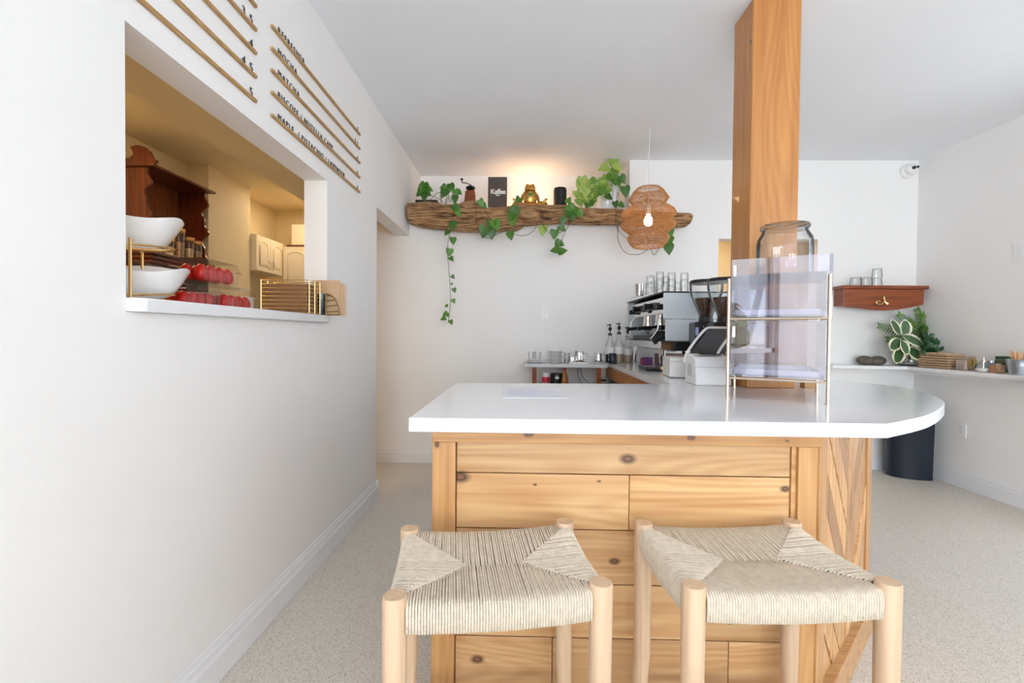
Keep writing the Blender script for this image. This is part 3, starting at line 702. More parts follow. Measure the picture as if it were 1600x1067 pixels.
def make_grinder(loc, rz, label):
    t = thing('coffee_grinder', label, 'coffee grinder', loc, rz, 'coffee grinders beside the espresso machine')
    MB().b2(-.085, .085, -.11, .11, 0, .03).build('base', M_DARK, t, 0, .006)
    MB().b2(-.075, .075, -.01, .11, .03, .20).build('column', M_BLACK, t, 0, .01)
    MB().b2(-.088, .088, -.10, .11, .20, .345).build('housing', M_BLACK, t, 0, .008)
    p = MB()
    for k in range(4): p.box((-.035 + k * .022, -.101, .315), (.007, .003, .010))
    p.box((-.005, -.101, .288), (.06, .002, .006)); p.build('buttons', plain('button_silver', (.6, .6, .62), .3), t, 0)
    MB().cyl((-.01, -.10, .245), (-.01, -.112, .245), .015).build('dial', plain('copper', (.7, .35, .2), .3, .8), t)
    MB().b2(-.085, -.065, -.102, -.10, .26, .31).build('display', plain('pale_display', (.45, .5, .8), .3), t, 0)
    MB().cyl((0, -.08, .20), (0, -.085, .14), .022, .015).build('spout', M_STEEL, t)
    MB().tube([(-.04, -.05, .10), (-.045, -.13, .10), (.045, -.13, .10), (.04, -.05, .10)], .004).build('portafilter_fork', M_STEEL, t)
    MB().cyl((0, 0.01, .345), (0, .01, .385), .048, .042).build('collar', M_BLACK, t)
    hp_ = [(.042, .386), (.05, .41), (.098, .53), (.104, .57), (.104, .60)]
    MB().lathe([(a, b) for a, b in hp_] + [(a - .003, b) for a, b in reversed(hp_)], (0, .01, 0), 36).build('hopper', M_GLASS, t, 40)
    MB().lathe([(1e-6, .388), (.036, .388), (.046, .41), (.078, .495), (.07, .505), (1e-6, .51)], (0, .01, 0), 30, wob=lambda a, i: 1 + .02 * math.sin(a * 7) * (i > 2)).build('beans', plain('coffee_beans', (.09, .035, .015), .35, var=.6, scale=90, bump=1, bscale=120), t, 40)
    if 0: pass
    MB().lathe([(1e-6, .601), (.106, .601), (.106, .612), (.10, .622), (1e-6, .624)], (0, .01, 0), 36).build('hopper_lid', M_DARK, t, 40)
    return t
def gx(px, yy): return at(px, 470, Y=yy).x
make_grinder((gx(1103, 2.84), 2.832, CT), R(-10), 'black coffee grinder with clear bean hopper right beside the espresso machine')
g1 = [o for o in COL.objects if o.name == 'coffee_grinder'][0]; g1.scale = (.935,) * 3
g2 = make_grinder((gx(1134, 2.60), 2.606, CT), R(-10), 'black coffee grinder with clear bean hopper half hidden behind the pastry case')

g2.scale = (.91,) * 3
# tamping mat and tamper, small jars, bottles at the far end of the worktop
tag(MB().b2(-.07, .11, -.1, .1, 0, .014).b2(-.075, -.06, -.1, .1, .014, .03).build('tamping_mat', M_BLACK, None, 0, .004, (.90, 3.13, CT)), 'black rubber tamping mat under the front of the espresso machine', 'mat')
tm = thing('tamper', 'dark blue coffee tamper with brass ring standing on the tamping mat', 'tamper', (.945, 3.06, CT + .0145))
MB().cyl((0, 0, 0), (0, 0, .018), .028).build('tamper_foot', M_BRASS, tm); MB().lathe([(.02, .018), (.012, .035), (.017, .07), (.015, .09), (1e-6, .094)]).build('tamper_handle', plain('navy_lacquer', (.02, .035, .07), .3), tm)
def pump_bottle(px, yy, h, col, label, band=None):
    x = at(px, 545, Y=yy).x; t = thing('syrup_bottle', label, 'bottle', (x, yy, CT), 0, 'syrup bottles at the end of the worktop')
    MB().lathe([(1e-6, .001), (.034, 0), (.036, .01), (.036, h * .62), (.030, h * .72), (.013, h * .86), (.013, h), (1e-6, h)]).build('bottle_body', M_GLASS, t)
    MB().lathe([(1e-6, .003), (.032, .003), (.0335, .01), (.0335, h * .35), (1e-6, h * .35)]).build('syrup', col, t)
    MB().lathe([(.0365, h * .32), (.0368, h * .33), (.0368, h * .56), (.0365, h * .57)]).build('paper_label', M_WHITE, t)
    p = MB().cyl((0, 0, h), (0, 0, h + .02), .016).cyl((0, 0, h + .02), (0, 0, h + .09), .005).lathe([(1e-6, 0), (.013, .004), (.016, .02), (.006, .034), (1e-6, .036)], (0, 0, h + .04))
    p.cyl((0, 0, h + .09), (0, 0, h + .098), .011).tube([(0, 0, h + .092), (-.03, -.012, h + .088)], .004, 8); p.build('pump', M_BLACK, t)
dk = plain('dark_syrup', (.03, .012, .01), .2); cls = plain('clear_syrup', (.45, .35, .25), .2)
pump_bottle(953, 3.93, .235, dk, 'clear syrup bottle with white label and black pump, leftmost at the worktop end')
pump_bottle(967, 3.93, .245, cls, 'clear syrup bottle with black pump, second from the left at the worktop end')
pump_bottle(981, 3.98, .215, cls, 'clear syrup bottle with black pump, half behind the drip tray')
o = MB().lathe([(1e-6, 0), (.033, 0), (.036, .01), (.036, .07), (.03, .078), (.03, .088), (1e-6, .09)]).build('black_canister', plain('ink_blue', (.01, .018, .03), .25), None, 40, 0, (at(957, 560, Y=3.80).x, 3.80, CT))
tag(o, 'round black canister in front of the syrup bottles', 'canister')

# ================================================================== BACK SHELF left of the machine
bs = thing('side_shelf', 'low white side shelf with brown legs against the back wall', 'shelf', (.37, 3.93, 0))
MB().b2(-.345, .345, -.14, .145, .895, .925).build('shelf_top', plain('pale_laminate', srgb(214, 218, 222), .2), bs, 0, .003)
for x in (-.26,): MB().b2(x - .018, x + .018, -.13, -.10, 0, .8945).build('leg', M_CHERRY, bs, 0)
MB().b2(.26, .296, -.13, -.10, 0, .8945).build('leg', M_CHERRY, bs, 0)
MB().b2(-.26, .28, -.10, .14, .70, .72).build('lower_shelf', M_CHERRY, bs, 0)
SZ = .9255
def place(px, yy): return at(px, 560, Y=yy).x
def plate(x, y, z, r, name='plate', label='', group=None):
    return tag(MB().vessel([(r * .55, 0), (r * .6, .002), (r, .012), (r, .015), (r * .6, .006), (r * .4, .005)], n=28).build(name, M_CERAM, None, 40, 0, (x, y, z)), label, 'plate', group)
px_ = place(835, 3.86)
for k in range(3): plate(px_, 3.86, SZ + .0085 * k, .082 - .010 * k, 'plate', ['white plate, lowest of the small pile at the left end of the side shelf', 'white plate, middle of the small pile at the left end of the side shelf', 'white saucer on top of the small pile at the left end of the side shelf'][k], 'plates at the left end')
for k, dx in enumerate((-.028, .028)):
    make_glass('small_glass', .068, .027, ['small clear glass, the left one on the saucer pile', 'small clear glass, the right one on the saucer pile'][k], (px_ + dx, 3.86, SZ + .0285), 'small glasses on the saucers', False)
px_ = place(868, 3.86)
for k in range(9):
    plate(px_, 3.86, SZ + .0115 * k, .064, 'saucer', 'white saucer in the tall pile on the side shelf, %s' % (['lowest', 'second from below', 'third from below', 'fourth from below', 'fifth, at mid height', 'fourth from the top', 'third from the top', 'second from the top', 'topmost'][k]), 'saucers in the tall pile')
for k, (px, yy) in enumerate(((880, 3.84), (885, 3.90))):
    make_glass('tall_glass', .09, .026, ['clear glass standing in front beside the saucer pile', 'clear glass standing behind, between saucer pile and steel pitcher'][k], (place(px, yy) , yy, SZ), 'clear glasses by the saucers', False)
tr = MB().b2(-.085, .085, -.055, .055, 0, .004)
for a in (-1, 1): tr.b2(-.085, .085, a * .055 - .002, a * .055 + .002, 0, .016).b2(a * .085 - .002, a * .085 + .002, -.055, .055, 0, .016)
tag(tr.build('steel_tray', M_STEEL, None, 0, 0, (place(905, 3.85), 3.85, SZ)), 'shallow steel tray under the milk pitchers on the side shelf', 'tray')
def pitcher(px, yy, z, r, h, label):
    t = thing('milk_pitcher', label, 'pitcher', (place(px, yy), yy, z), 0, 'steel milk pitchers')
    MB().vessel([(r * .95, 0), (r, .006), (r, h * .45), (r * .82, h * .85), (r * .86, h), (r * .83, h), (r * .79, h * .85), (r * .95, h * .45), (r * .9, .01)], wob=lambda a, i: 1 + (.16 * max(0, math.cos(a - math.pi)) ** 8 if i in (5, 6, 7) else 0)).build('pitcher_body', M_CHROME, t, 40)
    MB().tube(smoothpath([(r * .85, 0, h * .85), (r * 1.6, 0, h * .8), (r * 1.6, 0, h * .4), (r * .97, 0, h * .3)], 5), .004, 6).build('handle', M_CHROME, t)
pitcher(893, 3.84, SZ + .0045, .025, .055, 'small steel milk pitcher on the tray')
pitcher(905, 3.86, SZ + .0045, .040, .100, 'large steel milk pitcher on the tray')
pitcher(935, 3.88, SZ, .033, .090, 'steel milk pitcher standing at the right end of the side shelf')
t = thing('supplement_tub', 'white plastic tub with a red label on the shelf below the crockery', 'tub', (place(853, 3.88), 3.88, .7205))
MB().lathe([(1e-6, 0), (.03, 0), (.032, .006), (.032, .10), (1e-6, .10)]).build('tub_body', M_WHITE, t); MB().lathe([(1e-6, .10), (.03, .10), (.03, .125), (1e-6, .127)]).build('lid', M_WHITE, t)
MB().lathe([(.0323, .04), (.0326, .041), (.0326, .088), (.0323, .089)]).build('paper_label', plain('red_label', (.6, .03, .05), .4), t)
t = thing('black_jar', 'short black jar with a pale label below the side shelf', 'jar', (place(870, 3.88), 3.88, .7205))
MB().lathe([(1e-6, 0), (.05, 0), (.052, .006), (.052, .10), (.048, .12), (1e-6, .12)]).build('jar_body', M_BLACK, t); MB().box((0, -.0525, .085), (.03, .002, .02)).build('paper_label', M_WHITE, t, 0)
t = thing('amber_bottle', 'amber glass bottle with red neck below the side shelf', 'bottle', (place(882, 3.87), 3.87, .7205))
MB().lathe([(1e-6, 0), (.032, 0), (.034, .006), (.034, .07), (.016, .13), (.014, .14), (1e-6, .14)]).build('bottle_body', plain('amber', (.35, .12, .02), .15), t)
MB().lathe([(1e-6, .1405), (.0155, .1405), (.0155, .168), (1e-6, .17)]).build('cap', plain('cap_red', (.4, .03, .02), .3), t)
mb = MB().tube(smoothpath([(place(904, 3.9), 3.95, .88), (place(905, 3.9), 3.92, .80), (place(912, 3.9), 3.9, .735)], 6), .005).tube(smoothpath([(place(908, 3.9), 3.95, .88), (place(912, 3.9), 3.9, .80), (place(930, 3.9), 3.88, .735), (place(950, 3.9), 3.88, .735)], 6), .005)
tag(mb.build('water_hose', plain('hose_blue', (.2, .25, .35), .4)), 'pair of thin blue-grey hoses looping below the side shelf', 'hose')
t = thing('plastic_caddy', 'grey plastic caddy below the right end of the side shelf', 'caddy', (place(948, 3.7), 3.66, .0))
t.location.z = .7205; t.location.y = 3.90
MB().b2(-.06, .05, -.05, .05, 0, .055).build('caddy_body', M_STEEL, t, 0, .006); MB().b2(-.045, .035, -.04, .04, .055, .07).build('lid', M_DARK, t, 0, .003)

# ================================================================== DRIFTWOOD + LEDGE THINGS
DY = 3.95
topp = [(638, 320), (640, 318.5), (650, 317.5), (671, 314.5), (686, 317), (694, 320), (708, 320), (715, 321), (723, 316), (738, 313.5), (753, 319), (762, 325), (789, 323), (814, 319.5), (831, 321), (856, 321), (870, 321), (885, 321), (913, 326), (971, 327), (1010, 330), (1055, 333), (1066, 333.5), (1074, 334), (1077, 335)]
botp = [(638, 345), (640, 349), (662, 355), (691, 358), (721, 361), (745, 361), (790, 360), (806, 360), (813, 357), (819, 352), (840, 350), (878, 348), (922, 350), (960, 350), (990, 351), (1028, 352), (1046, 357), (1063, 354), (1074, 353), (1077, 351)]
def itp(tab, x):
    for (a, b), (c, d) in zip(tab, tab[1:]):
        if a <= x <= c: return b + (d - b) * (x - a) / (c - a)
    return tab[0][1] if x < tab[0][0] else tab[-1][1]
from mathutils import noise as mn
mb = MB(); NX, NA = 260, 40; vs = []
for i in range(NX + 1):
    px = 638.2 + (1077 - 638.2) * i / NX
    zt = at(px, itp(topp, px), Y=DY).z; zb = at(px, itp(botp, px), Y=DY).z; x = at(px, 335, Y=DY).x; cz = (zt + zb) / 2; hz = (zt - zb) / 2
    endf = min(1, i / 5 + .8, (NX - i) / 4 + .90)
    for j in range(NA):
        a = 2 * math.pi * j / NA; cy, sz = math.cos(a), math.sin(a)
        dy = math.copysign(abs(cy) ** .75, cy) * .105; dz = math.copysign(abs(sz) ** .75, sz) * hz
        n1 = mn.noise(Vector((x * 2.2, dy * 22, (cz + dz) * 26))) * .012 + mn.noise(Vector((x * 5, dy * 60, (cz + dz) * 70 + 5))) * .006
        k = 1 + n1 / max(hz, .03) * (.5 + .5 * abs(cy))
        vs.append((x, DY + .018 + min(dy * k * endf, .108), cz + dz * (1 + n1 * 2) * endf))
fs = [(i * NA + j, i * NA + (j + 1) % NA, (i + 1) * NA + (j + 1) % NA, (i + 1) * NA + j) for i in range(NX) for j in range(NA)]
fs += [tuple(range(NA)), tuple(range(NX * NA, (NX + 1) * NA))]
mb.add(vs, fs)
def drift_mat():
    m, nt, b = new_mat('driftwood'); N = nt.nodes.new; L = nt.links.new; t = N('ShaderNodeTexCoord'); mp = N('ShaderNodeMapping'); mp.inputs['Scale'].default_value = (4, 30, 60)
    n0 = N('ShaderNodeTexNoise'); n0.inputs['Scale'].default_value = 3; L(t.outputs['Object'], n0.inputs['Vector'])
    ad = N('ShaderNodeVectorMath'); ad.operation = 'MULTIPLY_ADD'; L(n0.outputs['Color'], ad.inputs[0]); ad.inputs[1].default_value = (.12, .1, .1); L(t.outputs['Object'], ad.inputs[2]); L(ad.outputs[0], mp.inputs[0])
    n = N('ShaderNodeTexNoise'); n.inputs['Scale'].default_value = 1.3; n.inputs['Detail'].default_value = 8; n.inputs['Roughness'].default_value = .7; L(mp.outputs[0], n.inputs['Vector'])
    r = N('ShaderNodeValToRGB'); e = r.color_ramp.elements; e[0].position = .38; e[0].color = C4(srgb(62, 38, 24)); e[1].position = .62; e[1].color = C4(srgb(214, 172, 126))
    x = e.new(.47); x.color = C4(srgb(158, 114, 74)); L(n.outputs['Fac'], r.inputs[0]); L(r.outputs[0], b.inputs['Base Color']); b.inputs['Roughness'].default_value = .85
    bp = N('ShaderNodeBump'); bp.inputs['Strength'].default_value = 1.0; bp.inputs['Distance'].default_value = .022; L(n.outputs['Fac'], bp.inputs['Height']); L(bp.outputs[0], b.inputs['Normal'])
    return m
tag(mb.build('driftwood_beam', drift_mat(), None, 60), 'long weathered driftwood log mounted on the back wall as a mantel', 'driftwood')
LY = 4.20
def lx(px, y=LY): return at(px, 315, Y=y).x
def lz(py, px=800, y=LY): return at(px, py, Y=y).z

def vine(name, stem_pts, leaves, t, mat, size=.055):
    """stem_pts: pixels with a plane Y; leaves: (px, py, dx, dy, scale)"""
    sp = smoothpath([at(a, b, Y=y) for a, b, y in stem_pts], 6)
    MB().tube(sp, .0022, 5).build(name, M_STEM, t)
def leafset(t, lst, mat, y=3.80, name='foliage', L=.06):
    mb = MB()
    for (px, py, dx, dy, s) in lst:
        yy = y + random.uniform(-.012, .012); p = at(px, py, Y=yy)
        d = Vector((dx, random.uniform(-.25, .1), -dy)); nrm = Vector((random.uniform(-.35, .35), -1, random.uniform(.0, .5)))
        d.normalize(); mb.leaf(p - d * (L * s * .5), d, nrm, L * s, L * s * .95, 'heart', droop=.1)
    return mb.build(name, mat, t, 50)
# trough of pothos at the left end
t = thing('potted_pothos', 'dark trough of trailing pothos at the left end of the driftwood', 'potted plant', (lx(668), LY, LEDGE))
tw = lambda P: [(p[0] - t.location.x, p[1] - t.location.y, p[2] - t.location.z) for p in P]
MB().b2(-.10, .10, -.06, .06, 0, .085).build('trough', plain('dark_planter', (.02, .018, .018), .5), t, 0, .004)
def local(o, t): o.matrix_parent_inverse = Matrix.Translation(-Vector(t.location)); return o
def leaves(t, lst, mat, y, L=.06, name='foliage'): local(leafset(t, lst, mat, y, name, L), t)
def stems(t, paths, r=.0022):
    mb = MB()
    for P in paths: mb.tube(smoothpath([at(a, b, Y=y) for a, b, y in P], 6), r, 5)
    local(mb.build('stems', M_STEM, t), t)
leaves(t, [(657, 297, -.5, .5, 1.3), (664, 296, .2, .8, 1.4), (668, 301, .6, .6, 1.2), (661, 304, -.3, .8, 1.0), (671, 296, .9, .3, 1.0), (654, 303, -.8, .6, .9), (663, 309, .1, 1, .9), (660, 291, -.2, .3, 1.0)], M_GREEN, 4.10, .075)
stems(t, [[(664, 312, 4.15), (672, 305, 4.12), (680, 308, 4.11), (692, 314, 4.1)], [(672, 313, 4.12), (683, 302, 4.11), (696, 300, 4.12)]])
# glass jar pothos with the long trailing vine
t = thing('trailing_pothos', 'green pothos in a glass jar whose long vine hangs down the wall at left', 'potted plant', (lx(703), LY, LEDGE))
MB().vessel([(.035, 0), (.04, .01), (.042, .10), (.030, .12), (.033, .13), (.030, .13), (.027, .12), (.039, .10), (.037, .012)]).build('jar', M_GLASS, t, 40)
FV = 3.815
leaves(t, [(693, 294, -.6, .6, 1.0), (699, 298, -.2, .7, 1.2), (706, 293, .4, .8, 1.1), (693, 303, -.4, .8, 1.3), (690, 293, -.9, .3, .7)], M_GREEN, 4.10, .07)
long = [(712, 302, .2, .9, 1.2), (718, 301, .7, .5, 1.0), (711, 312, -.1, 1, 1.3), (713, 327, .5, .8, 1.5), (716, 334, .3, 1, 1.1), (708, 354, .1, 1, 1.5), (698, 364, -.5, .6, 1.1), (708, 377, .1, 1, 1.2), (702, 395, -.2, 1, 1.3),
        (706, 405, .6, .7, .9), (708, 433, .7, .8, .7), (706, 444, .2, 1, .45), (710, 454, .3, 1, .8), (709, 471, .4, .9, .8), (697, 478, -1, .3, .6), (695, 491, -.6, .3, .9), (692, 498, -1, .4, .9), (700, 493, .5, .7, .7), (705, 504, .3, .9, .8)]
leaves(t, long, M_GREEN, FV, .055, 'hanging_foliage')
stems(t, [[(703, 318, 4.15), (710, 300, 4.08), (712, 318, 3.84), (706, 345, FV), (703, 362, FV), (699, 390, FV), (702, 430, FV + .02), (704, 470, FV + .03), (700, 504, FV + .03)], [(703, 316, 4.15), (698, 300, 4.12), (688, 305, 4.11), (690, 318, 4.10)], [(693, 306, 4.1), (689, 314, 4.1), (697, 318, 4.1)]])
# antique hand mill
t = thing('hand_coffee_mill', 'antique wooden hand coffee mill with iron crank on the driftwood ledge', 'coffee mill', (lx(735), LY, LEDGE))
zz = lz(300) - LEDGE
mb = MB(); mb.b2(-.062, .062, -.062, .062, 0, .02); mb.add([(-.055, -.055, .02), (.055, -.055, .02), (.055, .055, .02), (-.055, .055, .02), (-.043, -.043, zz), (.043, -.043, zz), (.043, .043, zz), (-.043, .043, zz)], [(0, 1, 5, 4), (1, 2, 6, 5), (2, 3, 7, 6), (3, 0, 4, 7), (4, 5, 6, 7)])
mb.build('mill_box', M_CHERRY, t, 0, .003)
MB().ell((0, -.052, zz * .45), (.008, .008, .008)).build('drawer_knob', M_BLACK, t)
MB().lathe([(.02, zz), (.026, zz + .01), (.045, zz + .03), (.040, zz + .045), (.012, zz + .05), (.008, zz + .065), (1e-6, zz + .067)]).build('hopper', M_DARK, t)
MB().tube(smoothpath([(0, 0, zz + .06), (-.03, -.01, zz + .075), (-.075, -.02, zz + .08), (-.078, -.02, zz + .095)], 4), .0045, 6).ell((-.078, -.02, zz + .108), (.013, .013, .012)).build('crank', M_DARK, t)
# Kaffee sign
zb, zt2 = LEDGE, lz(278, 777)
x0_, x1_ = lx(762.5, 4.16), lx(792, 4.16)
t = thing('kaffee_sign', 'dark grey standing board with white lettering reading Kaffee', 'sign', ((x0_ + x1_) / 2, 4.16, LEDGE))
hw = (x1_ - x0_) / 2; MB().b2(-hw, hw, -.012, .012, 0, zt2 - LEDGE - .008).build('board', plain('charcoal_board', srgb(84, 72, 66), .7, var=.08, scale=30), t, 0, .002)
o = text_mesh('lettering', 'Kaffee', .062, M_CERAM, t, .001, 'CENTER', .88, .0014); o.matrix_local = Matrix(((1, 0, 0, .006), (0, 0, -1, -.0135), (0, 1, 0, at(777, 303, Y=4.148).z - LEDGE), (0, 0, 0, 1)))
mb = MB()
for k in (-1, 1): mb.ell((.004 + k * .010, -.0135, at(777, 303, Y=4.148).z - LEDGE - .012), (.008, .001, .006))
mb.build('swash', M_CERAM, t)
# gilded frog, sitting in a yoga pose
fx = lx(828, 4.17); z0f = LEDGE; t_ = thing('frog_statue', 'gilded frog figurine sitting cross-legged in a meditation pose', 'figurine', (fx, 4.17, z0f)); U = lambda dx, py: (dx * 4.17 / FPX, 0, at(828, py, Y=4.17).z - z0f)
def V(dx, dy, py): a = U(dx, py); return (a[0], dy, a[2])
fz = lambda py: at(828, py, Y=4.17).z - z0f
body = [('e', V(0, 0, 308), (.066, .045, .085)), ('e', V(0, -.005, 322), (.078, .05, .03)), ('e', V(0, -.01, 295.5), (.052, .045, .036)), ('e', V(-4, -.02, 291.5), (.018, .02, .018)), ('e', V(4, -.02, 291.5), (.018, .02, .018)), ('e', V(0, -.03, 298.5), (.05, .035, .016))]
for s in (-1, 1):
    body += [('t', [V(s * 7, 0, 301), V(s * 12, -.01, 308), V(s * 13.5, -.03, 317), V(s * 20, -.05, 319)], [.017, .015, .013, .012]),
             ('t', [V(s * 8, 0, 321), V(s * 20, -.01, 321), V(s * 26, -.03, 319)], [.026, .02, .016]),
             ('t', [V(s * 24, -.035, 319), V(s * 10, -.06, 323)], [.017, .014])]
    for k in (-1, 0, 1): body.append(('t', [V(s * 21, -.05, 318), V(s * (25 + k * 2.2), -.055, 312 + abs(k) * 1.5)], [.008, .0055]))
organic('frog_body', body, .0055, M_FROG, t_, None, 2)
MB().leaf(V(.8, -.055, 304), (0, -.1, -1), (0, -1, 0), .035, .04).build('leaf_ornament', M_GREEN, t_)
mb = MB()
for s in (-1, 1): mb.ell(V(s * 4.3, -.038, 291.5), (.005, .004, .005))
mb.build('eyes', M_BLACK, t_)
# black speaker
t = thing('smart_speaker', 'small black cylindrical speaker on the driftwood ledge', 'speaker', (lx(875), LY, LEDGE)); hh = lz(294, 875) - LEDGE
MB().lathe([(1e-6, 0), (.055, 0), (.059, .006), (.059, hh - .02), (.055, hh - .004), (1e-6, hh)], n=36).build('grille', plain('speaker_cloth', (.012, .014, .018), .7, bump=.2, bscale=400), t, 50)
MB().lathe([(.0595, hh - .03), (.0598, hh - .029), (.0598, hh - .025), (.0595, hh - .024)], n=36).build('ring', M_DARK, t)
# pothos draped along the beam in the middle
t = thing('draped_pothos', 'pothos vine draped along the middle of the driftwood beam', 'plant', (lx(752, 4.13), 4.13, LEDGE))
MB().vessel([(.028, 0), (.03, .008), (.03, .05), (.027, .05), (.027, .01)]).build('jar', M_GLASS, t, 40)
FB = 3.80
leaves(t, [(752, 318, .4, .6, 1.0), (757, 322, .7, .7, .8), (756, 363, -.3, 1, 1.5), (767, 353, -.3, 1, 1.3), (775, 352, .4, .9, 1.5), (768, 367, .1, 1, 1.2), (803, 329, .5, .5, 1.1), (808, 330, .6, .4, 1.1), (801, 346, -.1, 1, 1.3), (798, 339, -.4, .9, 1.1), (809, 313, -.5, .8, .9), (798, 369, .2, 1, 1.1)], M_GREEN, FB, .07)
stems(t, [[(748, 322, 4.12), (744, 330, 3.85), (745, 350, FB), (752, 366, FB), (765, 372, FB), (778, 365, FB), (792, 360, FB)], [(752, 318, 4.1), (758, 330, 3.83), (768, 345, FB)], [(792, 360, FB), (805, 366, FB), (820, 368, FB), (834, 360, FB), (842, 345, FB), (852, 330, 3.84), (850, 318, 4.1)]])
t = thing('hanging_pothos', 'pothos vine hanging under the speaker from the driftwood beam', 'plant', (lx(893, 4.13), 4.13, LEDGE))
MB().vessel([(.028, 0), (.03, .008), (.03, .05), (.027, .05), (.027, .01)]).build('jar', M_GLASS, t, 40)
leaves(t, [(893, 327, .6, .6, 1.4), (901, 330, .7, .4, 1.3), (887, 333, -.5, .6, 1.3), (894, 338, .2, .9, 1.4), (907, 335, .7, .8, 1.1), (879, 346, -.2, 1, 1.1), (877, 357, .5, .6, .9), (866, 367, -.1, 1, 1.3), (880, 358, .7, .5, .9), (871, 382, -.4, .6, 1.2), (877, 381, .7, .3, 1.0), (866, 391, -1, .1, 1.2), (880, 392, 1, -.2, 1.2), (889, 312, .3, -.6, .9)], M_GREEN, FB, .065)
leaves(t, [(848, 361, -.1, 1, 1.3)], M_LIME, FB, .07, 'pale_leaf')
stems(t, [[(893, 318, 4.12), (892, 330, 3.84), (890, 348, FB), (883, 362, FB), (878, 375, FB), (876, 390, FB)], [(846, 325, 3.83), (848, 350, FB), (858, 364, FB), (868, 364, FB), (882, 361, FB)]])
# white pot of lime pothos
t = thing('lime_pothos', 'pale green pothos in a large white pot at the right of the ledge', 'potted plant', (lx(949), LY, LEDGE))
ph = lz(284, 949) - LEDGE
MB().vessel([(.095, 0), (.10, .008), (.108, ph - .01), (.108, ph), (.10, ph), (.099, ph - .02)], n=40).build('pot', M_CERAM, t, 40)
MB().lathe([(1e-6, ph - .025), (.096, ph - .025), (1e-6, ph - .02)], n=30).build('soil', plain('soil', (.03, .02, .012), .95), t)
random.seed(8)
L1 = []
for i in range(64):
    a = random.random(); px = 905 + 42 * random.random(); py = 284 + 36 * random.random()
    if px > 930 and py > 300: continue
    L1.append((px, py, random.uniform(-.8, .5), random.uniform(.2, 1), random.uniform(.9, 1.5)))
L1 += [(942, 263, -.9, .3, 1.3), (958, 255, .1, .9, 1.5), (966, 262, .7, .6, 1.3), (962, 270, .3, .8, 1.2), (955, 276, -.3, .8, 1.2), (915, 310, -.2, 1, 1.5), (912, 285, -.6, .6, 1.3)]
leaves(t, L1, M_LIME, 4.05, .075)
leaves(t, [(960, 282, .2, .9, 1.3), (966, 286, .4, .8, 1.3), (973, 281, .5, .8, 1.2), (977, 300, .1, 1, 1.4), (940, 299, -.2, 1, 1.2), (952, 308, .5, .3, 1.1), (962, 320, .2, .9, .9), (972, 321, .6, .4, .9), (951, 277, -.4, .4, 1.1), (925, 318, 0, 1, .9), (917, 322, -.3, .8, .8)], M_GREEN, 4.03, .07, 'dark_foliage')
stems(t, [[(952, 290, 4.12), (943, 298, 4.05), (925, 312, 4.03)], [(955, 285, 4.1), (958, 300, 4.03), (957, 312, 4.0), (962, 330, 3.82), (966, 348, 3.80), (965, 365, 3.82), (968, 382, 3.85), (980, 396, 3.9), (1000, 397, 3.95), (1013, 389, 3.95)],
          [(958, 285, 4.15), (957, 262, 4.1), (960, 250, 4.08)], [(965, 300, 4.05), (962, 345, 3.82), (968, 362, 3.86), (982, 373, 3.9), (1005, 378, 3.9), (1016, 388, 3.95), (1022, 398, 3.95), (1032, 385, 3.9), (1048, 370, 3.88), (1048, 350, 3.85)]])
leaves(t, [(1048, 364, .2, .9, 1.1), (1045, 377, -.2, 1, 1.2), (1045, 390, .1, 1, 1.4)], M_GREEN, 3.86, .07, 'vine_tip')

# ================================================================== PENDANT LAMP
pc = at(1013, 345, Y=3.49); t = thing('pendant_lamp', 'tiered woven rattan pendant lamp hanging lit from a white cord', 'lamp', (pc.x, 3.49, 0))
def zc(py): return at(1013, py, Y=3.49).z
PF = [(.088, 295), (.110, 299), (.148, 311), (.114, 320), (.150, 324), (.190, 330), (.203, 335), (.175, 342), (.148, 344), (.180, 346), (.204, 351), (.196, 355), (.150, 363), (.112, 365), (.145, 369), (.155, 372), (.135, 380), (.112, 385)]
PZ = [(r, zc(y)) for r, y in PF]
mb = MB(); NS = 90
def pf_at(s):
    f = s * (len(PZ) - 1); i = min(int(f), len(PZ) - 2); k = f - i
    return PZ[i][0] + (PZ[i + 1][0] - PZ[i][0]) * k, PZ[i][1] + (PZ[i + 1][1] - PZ[i][1]) * k
for i in range(NS):
    a0 = 2 * math.pi * i / NS; pts = []
    for (r, z) in PZ:
        a = a0 + random.uniform(-.012, .012); pts.append((r * math.cos(a), r * math.sin(a), z))
    mb.tube(pts, .0024, 4, caps=False)
for k in range(30):
    r, z = pf_at(k / 29); thick = .0038 if k in (0, 29) else .0018
    mb.tube([((r + .001) * math.cos(2 * math.pi * j / 48), (r + .001) * math.sin(2 * math.pi * j / 48), z) for j in range(48)], thick, 4, closed=True)
mb.build('woven_shade', M_RATTAN, t, 60)
bz = zc(345)
MB().lathe([(1e-6, -.042), (.018, -.038), (.030, -.02), (.032, 0), (.027, .02), (.015, .04), (.013, .05), (1e-6, .05)], (0, 0, bz)).build('bulb', emit('lamp_glow', (1, .74, .42), 30), t, 50)
MB().cyl((0, 0, bz + .051), (0, 0, bz + .11), .019).build('socket', M_WHITE, t)
MB().tube(smoothpath([(0, 0, bz + .11), (0, 0, H - .12), (.004, 0, H - .05), (0, 0, H - .02)], 6), .003, 6).tube([(.002, .0, H - .14), (-.05, 0, zc(293))], .0018, 5).build('cord', M_WHITE, t)
MB().tube([(0, 0, H), (0, 0, H - .02), (.008, 0, H - .03), (0, 0, H - .04)], .003, 6).cyl((0, 0, H), (0, 0, H - .004), .012).build('ceiling_hook', M_WHITE, t)
mb = MB()
for k in range(3):
    a = k * 2.1; mb.tube([(0, 0, bz + .10), (.088 * math.cos(a), .088 * math.sin(a), zc(296))], .002, 5)
mb.build('shade_spider', M_CHAMP, t)

